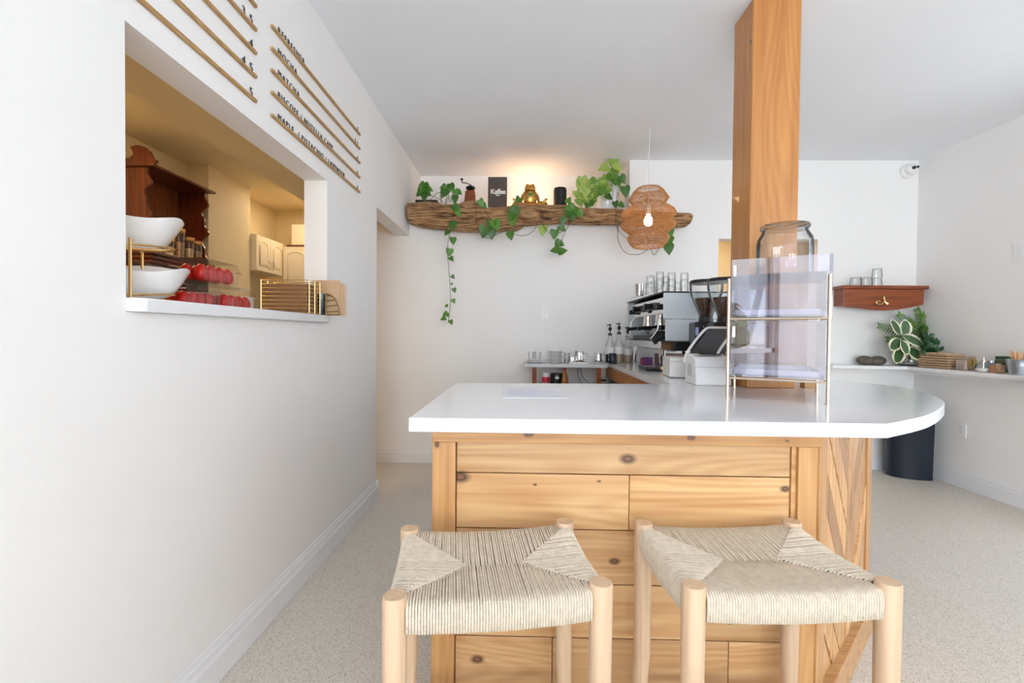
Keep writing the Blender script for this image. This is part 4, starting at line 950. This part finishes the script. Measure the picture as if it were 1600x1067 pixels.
# ================================================================== WALL FITTINGS
def wallplate(name, c, axis, label, cat, kind):
    t = thing(name, label, cat, c, 0 if axis == 'Y' else R(90))
    MB().b2(-.036, .036, -.006, -.0005, -.058, .058).build('plate', M_WHITE, t, 0, .0015)
    if kind == 'switch': MB().b2(-.017, .017, -.009, -.0062, -.034, .034).build('rocker', M_TRIM, t, 0, .001)
    else:
        MB().b2(-.017, .017, -.008, -.0062, -.034, .034).build('socket_face', M_TRIM, t, 0, .001)
        m = MB()
        for z in (-.018, .018): m.b2(-.008, -.006, -.0085, -.0081, z - .004, z + .004).b2(.006, .008, -.0085, -.0081, z - .004, z + .004)
        m.build('slots', M_BLACK, t, 0)
wallplate('light_switch', (at(851, 488, Y=YB).x, YB, at(851, 488, Y=YB).z), 'Y', 'white light switch on the back wall below the driftwood', 'switch', 'switch')
p = at(1593, 393, X=XR); wallplate('light_switch', (XR, p.y, p.z), 'X', 'white light switch high on the right wall', 'switch', 'switch')
p = at(1503, 671, X=XR); wallplate('wall_outlet', (XR, p.y, p.z), 'X', 'white wall outlet low on the right wall beside the black bin', 'outlet', 'outlet')
for o in list(COL.objects):
    if o.name.startswith(('light_switch', 'wall_outlet')) and o.parent is None and abs(o.location.x - XR) < 1e-4: o.rotation_euler = (0, 0, R(-90))
p = at(1417, 268, Y=YB); t = thing('security_camera', 'white dome security camera high in the right corner of the back wall', 'security camera', (p.x, YB, p.z))
MB().tube([(0, -.0005, 0), (0, -.018, 0), (0, -.03, 0)], [.066, .064, .05], 32).build('mount', M_WHITE, t, 30)
MB().ell((.004, -.045, .002), (.052, .046, .048)).build('dome', M_WHITE, t)
MB().tube([(-.010, -.075, .004), (-.014, -.097, .002)], [.016, .013], 20).build('lens', M_BLACK, t); MB().tube([(.016, -.078, .010), (.022, -.093, .009)], [.012, .010], 16).build('infrared_lamp', M_DARK, t)

# wall shelf on the right
t = thing('wall_shelf', 'live-edge cherry wall shelf with curved front board and brass tap on the back wall', 'shelf', (3.10, YB, 1.60))
MB().prism([(-.365, -.001), (-.365, -.15), (.345, -.15), (.345, -.001)], 'Z', -.018, .012).build('shelf_board', M_CHERRY, t, 0, .004)
curve = [(-.36, -.0185), (.315, -.0185), (.315, -.148), (.22, -.17), (.10, -.192), (.0, -.200), (-.12, -.196), (-.24, -.182), (-.36, -.172)]
MB().prism(curve, 'Y', -.135, -.112).build('front_board', M_CHERRY, t, 0, .004)
MB().prism([(-.35, -.0185), (-.33, -.0185), (-.33, -.16), (-.35, -.16)], 'Y', -.112, -.001).build('bracket', M_CHERRY, t, 0)
MB().prism([(.28, -.0185), (.30, -.0185), (.30, -.13), (.28, -.13)], 'Y', -.112, -.001).build('bracket', M_CHERRY, t, 0)
mb = MB().cyl((-.035, -.136, -.115), (-.035, -.165, -.115), .010).cyl((-.035, -.155, -.085), (-.035, -.155, -.125), .007).tube(smoothpath([(-.035, -.16, -.125), (-.07, -.165, -.15), (-.105, -.165, -.14), (-.10, -.165, -.125), (-.07, -.165, -.128)], 5), .006, 8).tube([(-.035, -.16, -.125), (-.01, -.165, -.145)], [.006, .013], 10)
mb.build('brass_tap', M_BRASS, t)
for k, (px, z, lb) in enumerate(((1337, 0, 'left'), (1354, 0, 'middle'), (1370, 0, 'right bottom'), (1370, 1, 'right top'))):
    make_glass('tumbler', .075, .045 - .006 * (k > 1), 'short clear glass upside down on the cherry wall shelf, %s one' % lb, (at(px, 445, Y=3.995).x, 3.995, 1.6125 + z * .0762), 'short glasses on the wall shelf')

# corner shelf
t = thing('corner_shelf', 'white L-shaped shelf around the right corner of the room', 'shelf', (0, 0, 0))
pts = [(XR - .001, YB - .001), (2.72, YB - .001), (2.66, 4.0), (2.68, 3.97), (3.24, 3.885), (3.235, 2.99), (3.10, 2.86), (3.10, 2.3), (XR - .001, 2.3)]
MB().prism(pts, 'Z', .90, .929).build('shelf_board', M_TRIM, t, 0, .003)
MB().b2(3.30, 3.32, 2.95, 3.9, .872, .8995).b2(3.24, 3.26, 2.4, 2.99, .86, .8995).build('support_batten', M_TRIM, t, 0)
SH = .9295
st = organic('stone', [('e', (-.06, 0, .042), (.062, .05, .042)), ('e', (.058, 0, .040), (.062, .05, .040)), ('e', (0, 0, .036), (.07, .04, .032))], .007, plain('grey_stone', srgb(98, 90, 80), .8, var=.3, scale=30, bump=.3, bscale=80), None, (at(1361, 560, Y=3.99).x, 3.985, SH - .0), 4)
tag(st, 'dark peanut-shaped stone on the corner shelf left of the plants', 'stone')

# variegated rubber plant
rp = thing('rubber_plant', 'variegated rubber plant with cream-edged leaves in a glass bowl of pebbles', 'potted plant', (at(1425, 560, Y=3.92).x, 3.95, SH))
MB().vessel([(.06, 0), (.082, .012), (.092, .035), (.086, .065), (.083, .065), (.088, .035), (.078, .014), (.05, .006)], n=32).build('glass_bowl', M_GLASS, rp, 40)
mb = MB()
for i in range(70):
    a = random.random() * 6.28; r_ = .07 * math.sqrt(random.random()); mb.ell((r_ * math.cos(a), r_ * math.sin(a), .015 + random.random() * .025), (.011, .009, .008), 8, 6)
pb = mb.build('pebbles', plain('pebbles', srgb(190, 190, 188), .7, var=.3, scale=40), rp); pb['kind'] = 'stuff'
MB().tube([(0, 0, .02), (-.01, -.02, .14), (-.02, -.04, .22)], [.008, .007, .005], 8).build('stem', M_STEM, rp)
mb = MB()
for (px, py, dx, dy, L, W, y) in ((1400, 511, -.55, -.85, .155, .085, 3.86), (1415, 512, .05, -1, .15, .095, 3.88), (1428, 532, .95, .45, .19, .095, 3.80), (1399, 538, -.45, .75, .12, .105, 3.80), (1414, 543, .35, .85, .13, .09, 3.78), (1404, 556, -.15, 1, .135, .12, 3.82), (1430, 552, .8, .6, .14, .12, 3.83), (1441, 541, .8, .65, .12, .07, 3.86)):
    pt_ = at(px, py, Y=y) - Vector(rp.location); d = Vector((dx, random.uniform(-.15, .1), -dy)).normalized()
    mb.leaf(pt_ - d * L * .5, d, (random.uniform(-.2, .2), -1, .35), L, W, 'oval', 0, 1, .12, .06)
mb.build('foliage', [M_RUBB, M_CREAM], rp, 50)
# palm
pa = thing('parlor_palm', 'small feathery parlor palm behind the variegated rubber plant', 'potted plant', (at(1432, 560, Y=4.0).x + .02, 4.0, SH))
pa.location.x += .08
MB().vessel([(.035, 0), (.04, .006), (.045, .06), (.042, .06), (.038, .01)]).build('pot', plain('grey_pot', (.12, .12, .12), .7), pa, 40)
mb = MB(); ms = MB(); o0 = Vector((0, 0, .05))
for (px, py, n) in ((1372, 508, 12), (1403, 490, 10), (1432, 482, 12), (1452, 505, 13), (1467, 517, 12), (1440, 490, 12), (1462, 545, 9), (1385, 530, 9), (1420, 500, 11), (1444, 512, 12), (1455, 530, 12)):
    tip = at(px, py, Y=3.93 + random.uniform(-.03, .04)) - Vector(pa.location)
    if tip.x + pa.location.x > XR - .04: tip.x = XR - .04 - pa.location.x
    midp = (o0 + tip) / 2 + Vector((0, 0, .07)); pth = smoothpath([o0, midp, tip], 10); ms.tube(pth, .0022, 5)
    for k in range(7, len(pth) - 1):
        d = (pth[k + 1] - pth[k]).normalized(); L = .075 * (1.1 - .6 * (k - 7) / 13)
        for s in (-1, 1):
            sd = d.cross(Vector((0, -1, .2))).normalized() * s
            q = pth[k]; dd = (d * .7 + sd * .9 + Vector((0, 0, -.15))).normalized()
            if (q + dd * L).x + pa.location.x > XR - .01: continue
            if (q + dd * L).y + pa.location.y > YB - .01: continue
            mb.leaf(q, dd, (0, -1, .3), L, .011, 'blade', fold=.1)
mb.build('fronds', M_PALM, pa, 0); ms.build('stems', M_PALM, pa)
fe = thing('bushy_fern', 'dark green bushy foliage plant to the right of the rubber plant', 'potted plant', (at(1452, 560, Y=3.88).x - .01, 3.84, SH))
MB().vessel([(.035, 0), (.04, .006), (.045, .06), (.042, .06), (.038, .01)]).build('pot', MATS['grey_pot'], fe, 40)
mb = MB()
for i in range(110):
    px = 1440 + 27 * random.random(); py = 520 + 30 * random.random()
    if (px - 1440) > 8 and py < 520 + (px - 1440) * .55: continue
    q = at(px, py, Y=3.80 + random.uniform(-.04, .05)) - Vector(fe.location)
    if q.x + fe.location.x > XR - .06: continue
    mb.leaf(q, (random.uniform(-.7, .6), -.3, random.uniform(-.7, .5)), (0, -1, .4), .05, .032, 'oval')
for i in range(8): mb.tube([(0, 0, .04), (random.uniform(-.03, .04), random.uniform(-.04, .04), .14)], .002, 4)
mb.build('foliage', M_DEEP, fe, 0)

def sx_(px, x): return at(px, 560, X=x).y
# moulded pulp cup carriers
yy = sx_(1472, 3.345)
for k in range(6):
    mb = MB(); s = .075
    mb.add([(-s * q, -.13 * q, z) if c == 0 else (s * q, -.13 * q, z) if c == 1 else (s * q, .13 * q, z) if c == 2 else (-s * q, .13 * q, z) for q, z in ((.93, .004), (.95, .014), (1, .015), (1, .0185), (.94, .019)) for c in range(4)], [(i * 4 + j, i * 4 + (j + 1) % 4, (i + 1) * 4 + (j + 1) % 4, (i + 1) * 4 + j) for i in range(4) for j in range(4)] + [(3, 2, 1, 0), (16, 17, 18, 19)])
    for a in (-1, 1):
        for b in (-.75, -.25, .25, .75): mb.lathe([(.014, 0), (.024, .004), (1e-6, .0045)] if k == 0 else [(.02, .0035), (.02, .004), (1e-6, .0045)], (a * .036, b * .120, 0), 12)
        if k == 5:
            for b in (-.5, .5): mb.lathe([(.034, .019), (.030, .026), (.022, .026), (.018, .019)], (a * .036, b * .120, 0), 16)
    o = mb.build('cup_carrier', M_KRAFT, None, 30, 0, (3.342, yy, SH + k * .0195)); o.rotation_euler = (0, 0, R(3 - k))
    tag(o, 'brown moulded pulp cup carrier, %s of the stack on the corner shelf' % ['lowest', 'second from below', 'third from below', 'third from the top', 'second from the top', 'topmost'][k], 'cup carrier', 'stacked cup carriers')
t = thing('sugar_packet_box', 'clear box of upright beige sugar packets between cup carriers and sugar dispenser', 'box', (3.33, sx_(1507, 3.33), SH))
mb = MB()
for k in range(8): mb.b2(-.03, .03, -.034 + k * .0088, -.029 + k * .0088, .004, .075 - .002 * (k % 2))
mb.build('packets', plain('packet_paper', srgb(206, 186, 172), .7, var=.1), t, 0); MB().b2(-.034, .034, -.038, .038, 0, .003).b2(-.036, -.034, -.038, .038, 0, .05).b2(.034, .036, -.038, .038, 0, .05).build('holder', M_PET, t, 0)
t = thing('cutlery_cup', 'cone of pale wooden cutlery beside the sugar packets', 'cup', (3.34, sx_(1519, 3.34), SH))
mb = MB()
for k in range(7): a = k * .9; mb.tube([(.008 * math.cos(a), .008 * math.sin(a), 0.004), (.02 * math.cos(a), .02 * math.sin(a), .075), (.014 * math.cos(a + .3), .014 * math.sin(a + .3), .105)], [.004, .006, .002], 6)
mb.build('wooden_cutlery', wood('olive_wood', srgb(190, 156, 84), srgb(140, 108, 50), 'Z', 2, .5), t); MB().vessel([(.018, 0), (.028, .045), (.026, .045), (.016, .004)]).build('holder', M_PET, t)
t = thing('sugar_dispenser', 'round glass sugar dispenser with chrome spout, half full of white sugar', 'sugar dispenser', (3.29, sx_(1537, 3.29), SH))
MB().lathe([(1e-6, .001), (.030, 0), (.044, .016), (.048, .032), (.040, .052), (.018, .066), (.016, .074)]).build('glass_body', M_GLASS, t, 40)
MB().lathe([(1e-6, .003), (.028, .003), (.041, .017), (.043, .026), (1e-6, .030)]).build('sugar', plain('sugar', (.88, .88, .88), .9), t)
MB().lathe([(.018, .070), (.020, .072), (.020, .086), (.008, .09), (.007, .105), (.006, .106)]).cyl((0, 0, .03), (0, 0, .09), .004).tube([(-.018, 0, .08), (-.034, 0, .084)], .005, 8).build('spout', M_CHROME, t)
t = thing('napkin_block', 'leaning brown paper coasters on the corner shelf beside the bucket', 'coasters', (3.30, sx_(1557, 3.30), SH))
mb = MB().b2(-.03, .03, -.035, .02, 0.0, .058); mb.build('coaster_block', plain('coaster_brown', srgb(164, 116, 88), .7), t, 0, .003)
for k in range(3): MB().box((-.008 - k*.012, -.045, .033), (.005, .012, .066), (0, R(-24), 0)).build('leaning_stick', M_KRAFT, t, 0)
for o in t.children:
    if o.name.startswith('leaning'): o.location.z = .006
t = thing('steel_tin', 'round blue-grey tin behind the sugar dispenser', 'tin', (3.40, sx_(1548, 3.40), SH))
MB().lathe([(1e-6, 0), (.04, 0), (.04, .066), (1e-6, .066)]).build('tin_body', plain('tin_blue', (.25, .32, .42), .35, .5), t); MB().lathe([(1e-6, .0665), (.042, .0665), (.042, .08), (1e-6, .081)]).build('lid', M_STEEL, t)
t = thing('green_box', 'small dark green tea box behind the tin and bucket', 'box', (3.415, sx_(1571, 3.415), SH))
MB().b2(-.03, .03, -.04, .04, 0, .115).build('carton', plain('bottle_green', (.01, .07, .045), .5), t, 0, .001); MB().b2(-.0315, -.0305, -.03, .03, .088, .092).b2(-.0315, -.0305, -.03, .03, .074, .077).build('print_lines', M_KRAFT, t, 0)
t = thing('stirrer_bucket', 'small galvanised bucket full of wooden stir sticks on the corner shelf', 'bucket', (3.305, sx_(1594, 3.305), SH)); 
MB().vessel([(.050, 0), (.051, .003), (.060, .06), (.0625, .062), (.0625, .067), (.066, .100), (.068, .104), (.064, .104), (.062, .095), (.049, .004)], n=36).build('pail', plain('galvanised', (.42, .47, .5), .35, .8, var=.12, scale=12), t, 40)
mb = MB()
for k in range(46):
    a = random.random() * 6.28; r0 = .03 * random.random(); r1 = .050 * math.sqrt(random.random()); q0 = Vector((r0 * math.cos(a), r0 * math.sin(a), .006)); q1 = Vector((r1 * math.cos(a + .4), r1 * math.sin(a + .4), .150 + random.uniform(-.008, .01)))
    mb.tube([q0, q1], .0026, 4)
mb.build('stir_sticks', plain('stick_wood', srgb(226, 182, 134), .6, var=.12), t, 0)['kind'] = 'stuff'
# bin
mb = MB(); prof = []
def dshape(s, z): return [(s * (-.27 * math.sin(a)), s * .155 * math.cos(a), z) for a in [math.pi * k / 24 for k in range(25)]]
vs = []; lev = [(0.92, 0), (1.0, .64), (1.02, .645), (1.02, .66), (.98, .66), (.96, .62)]
for s, z in lev: vs += dshape(s, z)
n = 25; fs = [(i * n + j, i * n + (j + 1) % n, (i + 1) * n + (j + 1) % n, (i + 1) * n + j) for i in range(len(lev) - 1) for j in range(n)] + [tuple(range(n)), tuple(range((len(lev) - 1) * n, len(lev) * n))]
mb.add(vs, fs); tag(mb.build('waste_bin', plain('bin_black', (.010, .016, .028), .32, var=.05), None, 40, 0, (3.375, 3.92, 0)), 'half-round black waste bin on the floor in the right corner', 'waste bin')

# ================================================================== HATCH: THINGS ON THE SILL
SL = 1.2555
def hy(px, x): return at(px, 450, X=x).y
XB = -1.125
rk = thing('bowl_stand', 'two-tier gold wire stand holding white bowls at the left end of the hatch sill', 'stand', (XB, 1.31, SL))
mb = MB()
def ring(z, sxr, syr, tilt): return [(sxr * math.cos(2 * math.pi * k / 24), syr * math.sin(2 * math.pi * k / 24), z - tilt * math.sin(2 * math.pi * k / 24)) for k in range(24)]
for z in (.020, .158): mb.tube(ring(z, .075, .105, -.008), .0035, 8, closed=True)
for y, x in ((-.120, .084), (-.120, -.084), (.10, -.07)):
    mb.tube([(x, y, 0.003), (x, y, .160), (x * .8, y * .8, .158)], .004, 8)
mb.tube([(.084, -.120, .003), (.075, .02, .004), (.06, .12, .004), (-.06, .12, .004), (-.084, -.120, .003)], .0035, 8)
mb.build('wire_frame', M_GOLD, rk)
def bowl(z, dx, dy, label):
    def wob(a, i): return 1 + .06 * math.cos(4 * a + .5) + (.02 * math.sin(3 * a) if i > 2 else 0)
    mb = MB(); mb.vessel([(.055, 0), (.075, .008), (.105, .045), (.128, .082), (.131, .088), (.127, .088), (.100, .046), (.07, .012)], n=48, wob=wob, sx=.75, sy=1.0)
    o = mb.build('white_bowl', M_CERAM, None, 50, 0, (XB + dx, 1.31 + dy, z)); o.rotation_euler = (R(7), R(3), 0)
    # softly waved rim
    for v in o.data.vertices:
        if v.co.z > .06: v.co.z += .006 * math.sin(3 * math.atan2(v.co.y, v.co.x) + 1)
    return tag(o, label, 'bowl', 'white bowls on the wire stand')
bowl(SL + .013, .0, .038, 'white wavy-rimmed bowl on the lower tier of the gold stand')
bowl(SL + .158, .0, .012, 'white wavy-rimmed bowl on the upper tier of the gold stand')

def clamshell(x, y, z, lx_, ly_, h, label, n, rows, rz=0):
    t = thing('clamshell_punnet', label, 'punnet', (x, y, z), rz, 'clear punnets of red fruit'); mb = MB(); w_ = .0015
    a, b = lx_ / 2, ly_ / 2
    def rect(s, zz): return [(-a * s, -b * s, zz), (a * s, -b * s, zz), (a * s, b * s, zz), (-a * s, b * s, zz)]
    def shell(levels, nm):
        m_ = MB(); vs = []
        for s, zz in levels: vs += rect(s, zz)
        fs = [(i * 4 + j, i * 4 + (j + 1) % 4, (i + 1) * 4 + (j + 1) % 4, (i + 1) * 4 + j) for i in range(len(levels) - 1) for j in range(4)]
        fs.append((0, 1, 2, 3) if nm == 'tray' else tuple(range(len(vs) - 4, len(vs)))); m_.add(vs, fs)
        k = 9
        for q in range(1, k):
            yv = -b + 2 * b * q / k
            if nm == 'tray': m_.box((a * .95, yv, h * .3), (.004, .004, h * .52)); m_.box((-a * .95, yv, h * .3), (.004, .004, h * .52))
        m_.build(nm, M_PET, t, 0)
    shell([(.86, .001), (.93, h * .55), (1.0, h * .56), (1.0, h * .585)], 'tray'); shell([(1.0, h * .60), (.99, h * .63), (.94, h * .66), (.86, h)], 'lid')
    fr = .0
    nx, ny = rows; rr = min(lx_ * .84 / nx, ly_ * .84 / ny) / 2
    for i in range(nx):
        for j in range(ny):
            c = Vector((-a * .84 + (i + .5) * 2 * a * .84 / nx, -b * .84 + (j + .5) * 2 * b * .84 / ny, .0035 + rr))
            c = Matrix.Rotation(rz, 3, 'Z') @ c
            ft = thing('red_fruit', '', 'fruit', (x + c.x, y + c.y, z + c.z), 0, 'red fruit: ' + label.split(',')[0])
            yield ft, rr, i, j
def fill(gen, where):
    for ft, rr, i, j in gen:
        MB().lathe([(rr * math.sin(math.pi * k / 12) * (1 - .06 * (k < 3)), -rr * math.cos(math.pi * k / 12) * (1 if k < 6 else 1.6)) if 0 < k < 12 else (1e-6, -rr if k == 0 else rr * 1.42) for k in range(13)], n=18).build('flesh', M_RED, ft)
        MB().cyl((0, 0, rr * 1.40), (0.002, 0, rr * 1.52), .0015, n=6).build('stalk', M_GREEN, ft)
        ft['label'] = 'glossy red fruit %s, %s row, %s' % (where, ['back', 'front'][min(i, 1)], ['at the left end', 'second from the left', 'third from the left', 'fourth from the left', 'at the right end'][j])
XP = -1.225
fill(clamshell(XP, 1.65, SL, .13, .20, .098, 'clear punnet of red fruit, lower left on the hatch sill', 5, (2, 4)), 'in the lower left punnet')
fill(clamshell(XP + .005, 1.865, SL, .13, .22, .094, 'clear punnet of red fruit, lower right on the hatch sill', 5, (2, 4)), 'in the lower right punnet')
fill(clamshell(XP, 1.75, SL + .0995, .13, .235, .085, 'clear punnet of red fruit, stacked on top of the other two', 5, (2, 4)), 'in the upper punnet')
t = thing('pastry_tray', 'clear lidded tray of brown pastries behind the white bowls', 'tray', (-1.365, 1.50, SL))
MB().b2(-.065, .065, -.25, .25, 0, .10).build('tray_base', plain('tray_black', (.02, .015, .012), .4), t, 0, .006)
MB().prism([(-.064, .101), (.064, .101), (.058, .150), (-.058, .150)], 'Y', -.245, .245).build('lid', M_PET, t, 0, .008)
mb = MB()
for k in range(14): mb.ell((random.uniform(-.012, .012), -.215 + k * .033, .121), (.042, .022, .02), 10, 8)
mb.build('pastry_pieces', plain('pastry_brown', srgb(176, 100, 50), .6, var=.35, scale=30), t)
o = MB().vessel([(.022, 0), (.026, .004), (.028, .078), (.026, .078), (.024, .008)]).build('white_cup', M_CERAM, None, 40, 0, (-1.30, hy(386, -1.30), SL)); tag(o, 'small white cup between the punnets and the wire basket', 'cup')
# wire basket of paper bags
BX0, BX1, BY0, BY1 = -1.205, -.980, 2.08, 2.19
bk = thing('wire_basket', 'rectangular gold wire basket filled with brown paper bags on the hatch sill', 'basket', ((BX0 + BX1) / 2, (BY0 + BY1) / 2, SL)); bw = (BX1 - BX0) / 2; hb = (BY1 - BY0) / 2
mb = MB()
for k in range(9):
    z = .006 + k * .0185; mb.tube([(-bw, -hb, z), (bw, -hb, z), (bw, hb, z), (-bw, hb, z)], .0019, 6, closed=True)
for x in (-bw, bw):
    for y in (-hb, 0, hb): mb.tube([(x, y, .002), (x, y, .156)], .0028, 6)
for k in range(5): mb.tube([(-bw + k * bw / 2, -hb, .006), (-bw + k * bw / 2, hb, .006)], .0015, 5)
mb.build('wire_body', M_GOLD, bk)
for k in range(5):
    yk = BY0 + .016 + k * .0195; mb = MB().box((0, 0, 0), (2 * bw - .03 - .004 * k, .010, .128), (R(3), 0, 0)).box((0, -.0055, -.01), (2 * bw - .05, .002, .10), (R(3), 0, 0))
    o = mb.build('paper_bag', M_KRAFTD, None, 0, .002, ((BX0 + BX1) / 2 + .002 * (k % 2), yk, SL + .074)); tag(o, 'folded brown paper bag in the wire basket, %s' % ['nearest the camera', 'second from the camera', 'in the middle', 'second from the rear', 'rearmost'][k], 'paper bag', 'bags in the wire basket')
for k in range(3):
    x0q = -.985 + .013 * k
    mb = MB().b2(-.075, .062, -.0025, .0025, 0, .178 - .012 * k).b2(-.07, .058, -.0055, -.0025, .03, .033)
    o = mb.build('kraft_bag', M_KRAFT, None, 0, .001, (x0q, 2.290 + .007 * k, SL)); o.rotation_euler = (0, 0, 0)
    tag(o, 'flat kraft bag standing at the right end of the hatch sill, %s' % ['front one', 'middle one', 'rear one'][k], 'paper bag', 'kraft bags at the sill end')
o = MB().vessel([(.015, 0), (.018, .004), (.019, .105), (.017, .105), (.015, .006)]).build('blue_tumbler', clear('blue_glass', (.38, .5, .62), (.2, .3, .42), .1), None, 40, 0, (-1.0, 2.25, SL)); o.location.y = 2.232; o.location.x = -.992
tag(o, 'narrow blue-grey glass beside the kraft bags', 'glass')
mb = MB(); arc = [(.07 * math.sin(a), .105 * math.cos(a)) for a in [math.pi / 2 * k / 10 for k in range(11)]]
mb.tube([(x, 0, z + .003) for x, z in arc], .003, 6).tube([(0, 0, .003), (0, 0, .108)], .003, 6).tube([(0, 0, .003), (.07, 0, .003)], .003, 6)
for k in range(4): a = math.pi / 2 * (k + 1) / 5; mb.tube([(0, 0, .10 - k * .028), (.07 * math.sin(a + .15), 0, .105 * math.cos(a + .15) + .003)], .003, 6)
tag(mb.build('napkin_holder', plain('bronze', (.22, .15, .06), .4, .7), None, 40, 0, (-.985, 2.268, SL)), 'dark bronze fan-shaped napkin holder in front of the kraft bags', 'napkin holder')

# ================================================================== KITCHEN
# wall-hung cabinet
def cab_door(w_, h_, parent, mat, axis='X'):
    pass
M_CAB = plain('cream_cabinet', srgb(236, 224, 200), .4, var=.01)
def arched_cabinet(name, label, loc, rz, W, Hh, D, nd, handle=True):
    t = thing(name, label, 'cabinet', loc, rz)     # local: front faces -Y, x along width
    MB().b2(-W / 2, W / 2, .0, D, 0, Hh).build('carcass', M_CAB, t, 0)
    dw = W / nd
    for k in range(nd):
        cx_ = -W / 2 + dw * (k + .5); m = MB().b2(cx_ - dw / 2 + .002, cx_ + dw / 2 - .002, -.018, -.001, .002, Hh - .002)
        iw = dw / 2 - .045; arch = [(cx_ - iw, .05), (cx_ + iw, .05), (cx_ + iw, Hh - .085)] + [(cx_ + iw * math.cos(a), Hh - .085 + .035 * math.sin(a)) for a in [math.pi * q / 10 for q in range(1, 10)]] + [(cx_ - iw, Hh - .085)]
        d = m.build('door', M_CAB, t, 0, .002)
        m2 = MB().tube([(a, -.019, b) for a, b in arch], .004, 6, closed=True); m2.prism([(cx_ + (a - cx_) * .82, Hh * .48 + (b - Hh * .48) * .84) for a, b in arch], 'Y', -.023, -.017)
        m2.build('raised_panel', M_CAB, d, 30)
        if handle:
            hx = cx_ + (dw / 2 - .03) * (1 if k % 2 == 0 else -1)
            MB().tube(smoothpath([(hx, -.018, .03), (hx, -.04, .045), (hx, -.04, .085), (hx, -.018, .10)], 4), .004, 6).build('handle', M_CHAMP, d)
    return t
arched_cabinet('kitchen_cabinet', 'small cream wall cabinet with two arched doors on the kitchen side wall', (-2.30, 4.09, 1.70), R(90), .44, .31, .215, 2)
arched_cabinet('kitchen_cabinet', 'tall cream cabinet with arched doors on the far kitchen wall', (-2.02, 4.30, 1.15), 0, .50, .83, .31, 2, False)
tag(MB().b2(-.25, .25, -.01, .01, 0, .24).build('serving_board', M_CAB, None, 0, .003, (-2.02, 4.45, 1.985)), 'plain cream board standing on top of the tall kitchen cabinet', 'board')
tag(MB().tube([(-2.26, 4.34, 1.995), (-1.80, 4.34, 2.0)], .012, 8).tube([(-2.1, 4.36, 2.01), (-1.82, 4.33, 2.015)], .009, 8).build('curtain_rod', M_MAHOG), 'dark rods lying on top of the tall kitchen cabinet', 'rods')
# hutch
ht = thing('wooden_hutch', 'dark carved mahogany hutch with scalloped sides standing against the kitchen wall', 'hutch', (-2.365, 2.99, 0))
XF, XK = .115, -.12; Y0h, Y1h = -.26, .26; ZB, ZT = 1.655, 2.165
def scallop(ys):
    pr = [(XK, ZB), (XF, ZB)]; zz = ZB
    N_ = 70
    for k in range(N_ + 1):
        f = k / N_; z = ZB + (ZT - ZB) * f
        x = XF - .032 + .018 * math.sin(f * math.pi * 5 + .6) + .010 * math.sin(f * math.pi * 10 + 1)
        pr.append((x, z))
    pr += [(XK, ZT)]
    return MB().prism(pr, 'Y', ys, ys + .018)
for ys in (Y0h, Y1h - .018): scallop(ys).build('side_panel', M_MAHOG, ht, 0, .002)
MB().b2(XK - .003, XK + .008, Y0h, Y1h, 1.0, ZT).build('back_panel', wood('hutch_back', srgb(150, 84, 34), srgb(92, 44, 16), 'Z', 1, .4), ht, 0)
MB().b2(XK, XF + .02, Y0h - .02, Y1h + .03, ZT, ZT + .016).build('top_shelf', M_MAHOG, ht, 0, .004)
mb = MB().b2(XK, XF + .02, Y0h - .02, Y1h + .02, ZB - .02, ZB).b2(XK, XF + .005, Y0h - .01, Y1h + .01, ZB - .045, ZB - .02).b2(XK, XF - .01, Y0h, Y1h, ZB - .07, ZB - .045); mb.build('lower_shelf', M_MAHOG, ht, 0, .006)
MB().b2(XK, XF - .02, Y0h, Y1h, 0, ZB - .07).build('base_cabinet', plain('dark_walnut', (.035, .012, .006), .4), ht, 0)
cr_ = [(-.12, 0), (.13, 0), (.145, .02), (.12, .035), (.10, .075), (.07, .10), (.02, .112), (-.02, .10), (-.005, .075), (.0, .055), (-.02, .035), (-.045, .03), (-.07, .05), (-.10, .10), (-.12, .11)]
MB().prism([(x + .005, z + ZT + .016) for x, z in cr_], 'Y', Y0h - .01, Y0h + .012).build('scroll_crest', M_MAHOG, ht, 0, .002)
MB().prism([(Y0h + .20 + y, ZT + .016 + z) for y, z in ((0, 0), (.14, 0), (.10, .025), (.05, .045), (.01, .03))], 'X', -.05, -.03).prism([(Y0h + .42 + y, ZT + .016 + z) for y, z in ((0, 0), (.07, 0), (.06, .03), (.03, .05), (0, .04))], 'X', -.05, -.03).build('pediment', M_MAHOG, ht, 0)
# jars on the hutch
for k, (px, hh, r_, lb) in enumerate(((264, .10, .030, 'smallest, leftmost on the hutch shelf'), (279, .175, .036, 'tallest, on the hutch shelf'), (295, .135, .031, 'third from the left on the hutch shelf'), (308, .125, .031, 'rightmost on the hutch shelf'))):
    yj = at(px, 390, X=-2.30).y; t = thing('storage_jar', 'clear storage jar with wooden lid, ' + lb, 'jar', (-2.30, yj, ZB + .0005), 0, 'storage jars on the hutch')
    MB().vessel([(r_ * .95, 0), (r_, .004), (r_, hh), (r_ - .002, hh), (r_ - .002, .006)], n=20).build('jar_body', M_GLASS, t, 40)
    MB().lathe([(1e-6, .007), (r_ - .004, .007), (r_ - .004, hh * .6), (1e-6, hh * .64)], n=16).build('contents', plain('dry_goods%d' % (k % 2), srgb(*((200, 170, 120), (160, 112, 66))[k % 2]), .8, var=.45, scale=70), t)
    MB().lathe([(1e-6, hh + .0005), (r_ + .003, hh + .0005), (r_ + .003, hh + .022), (1e-6, hh + .023)], n=20).build('lid', M_LIDW, t)
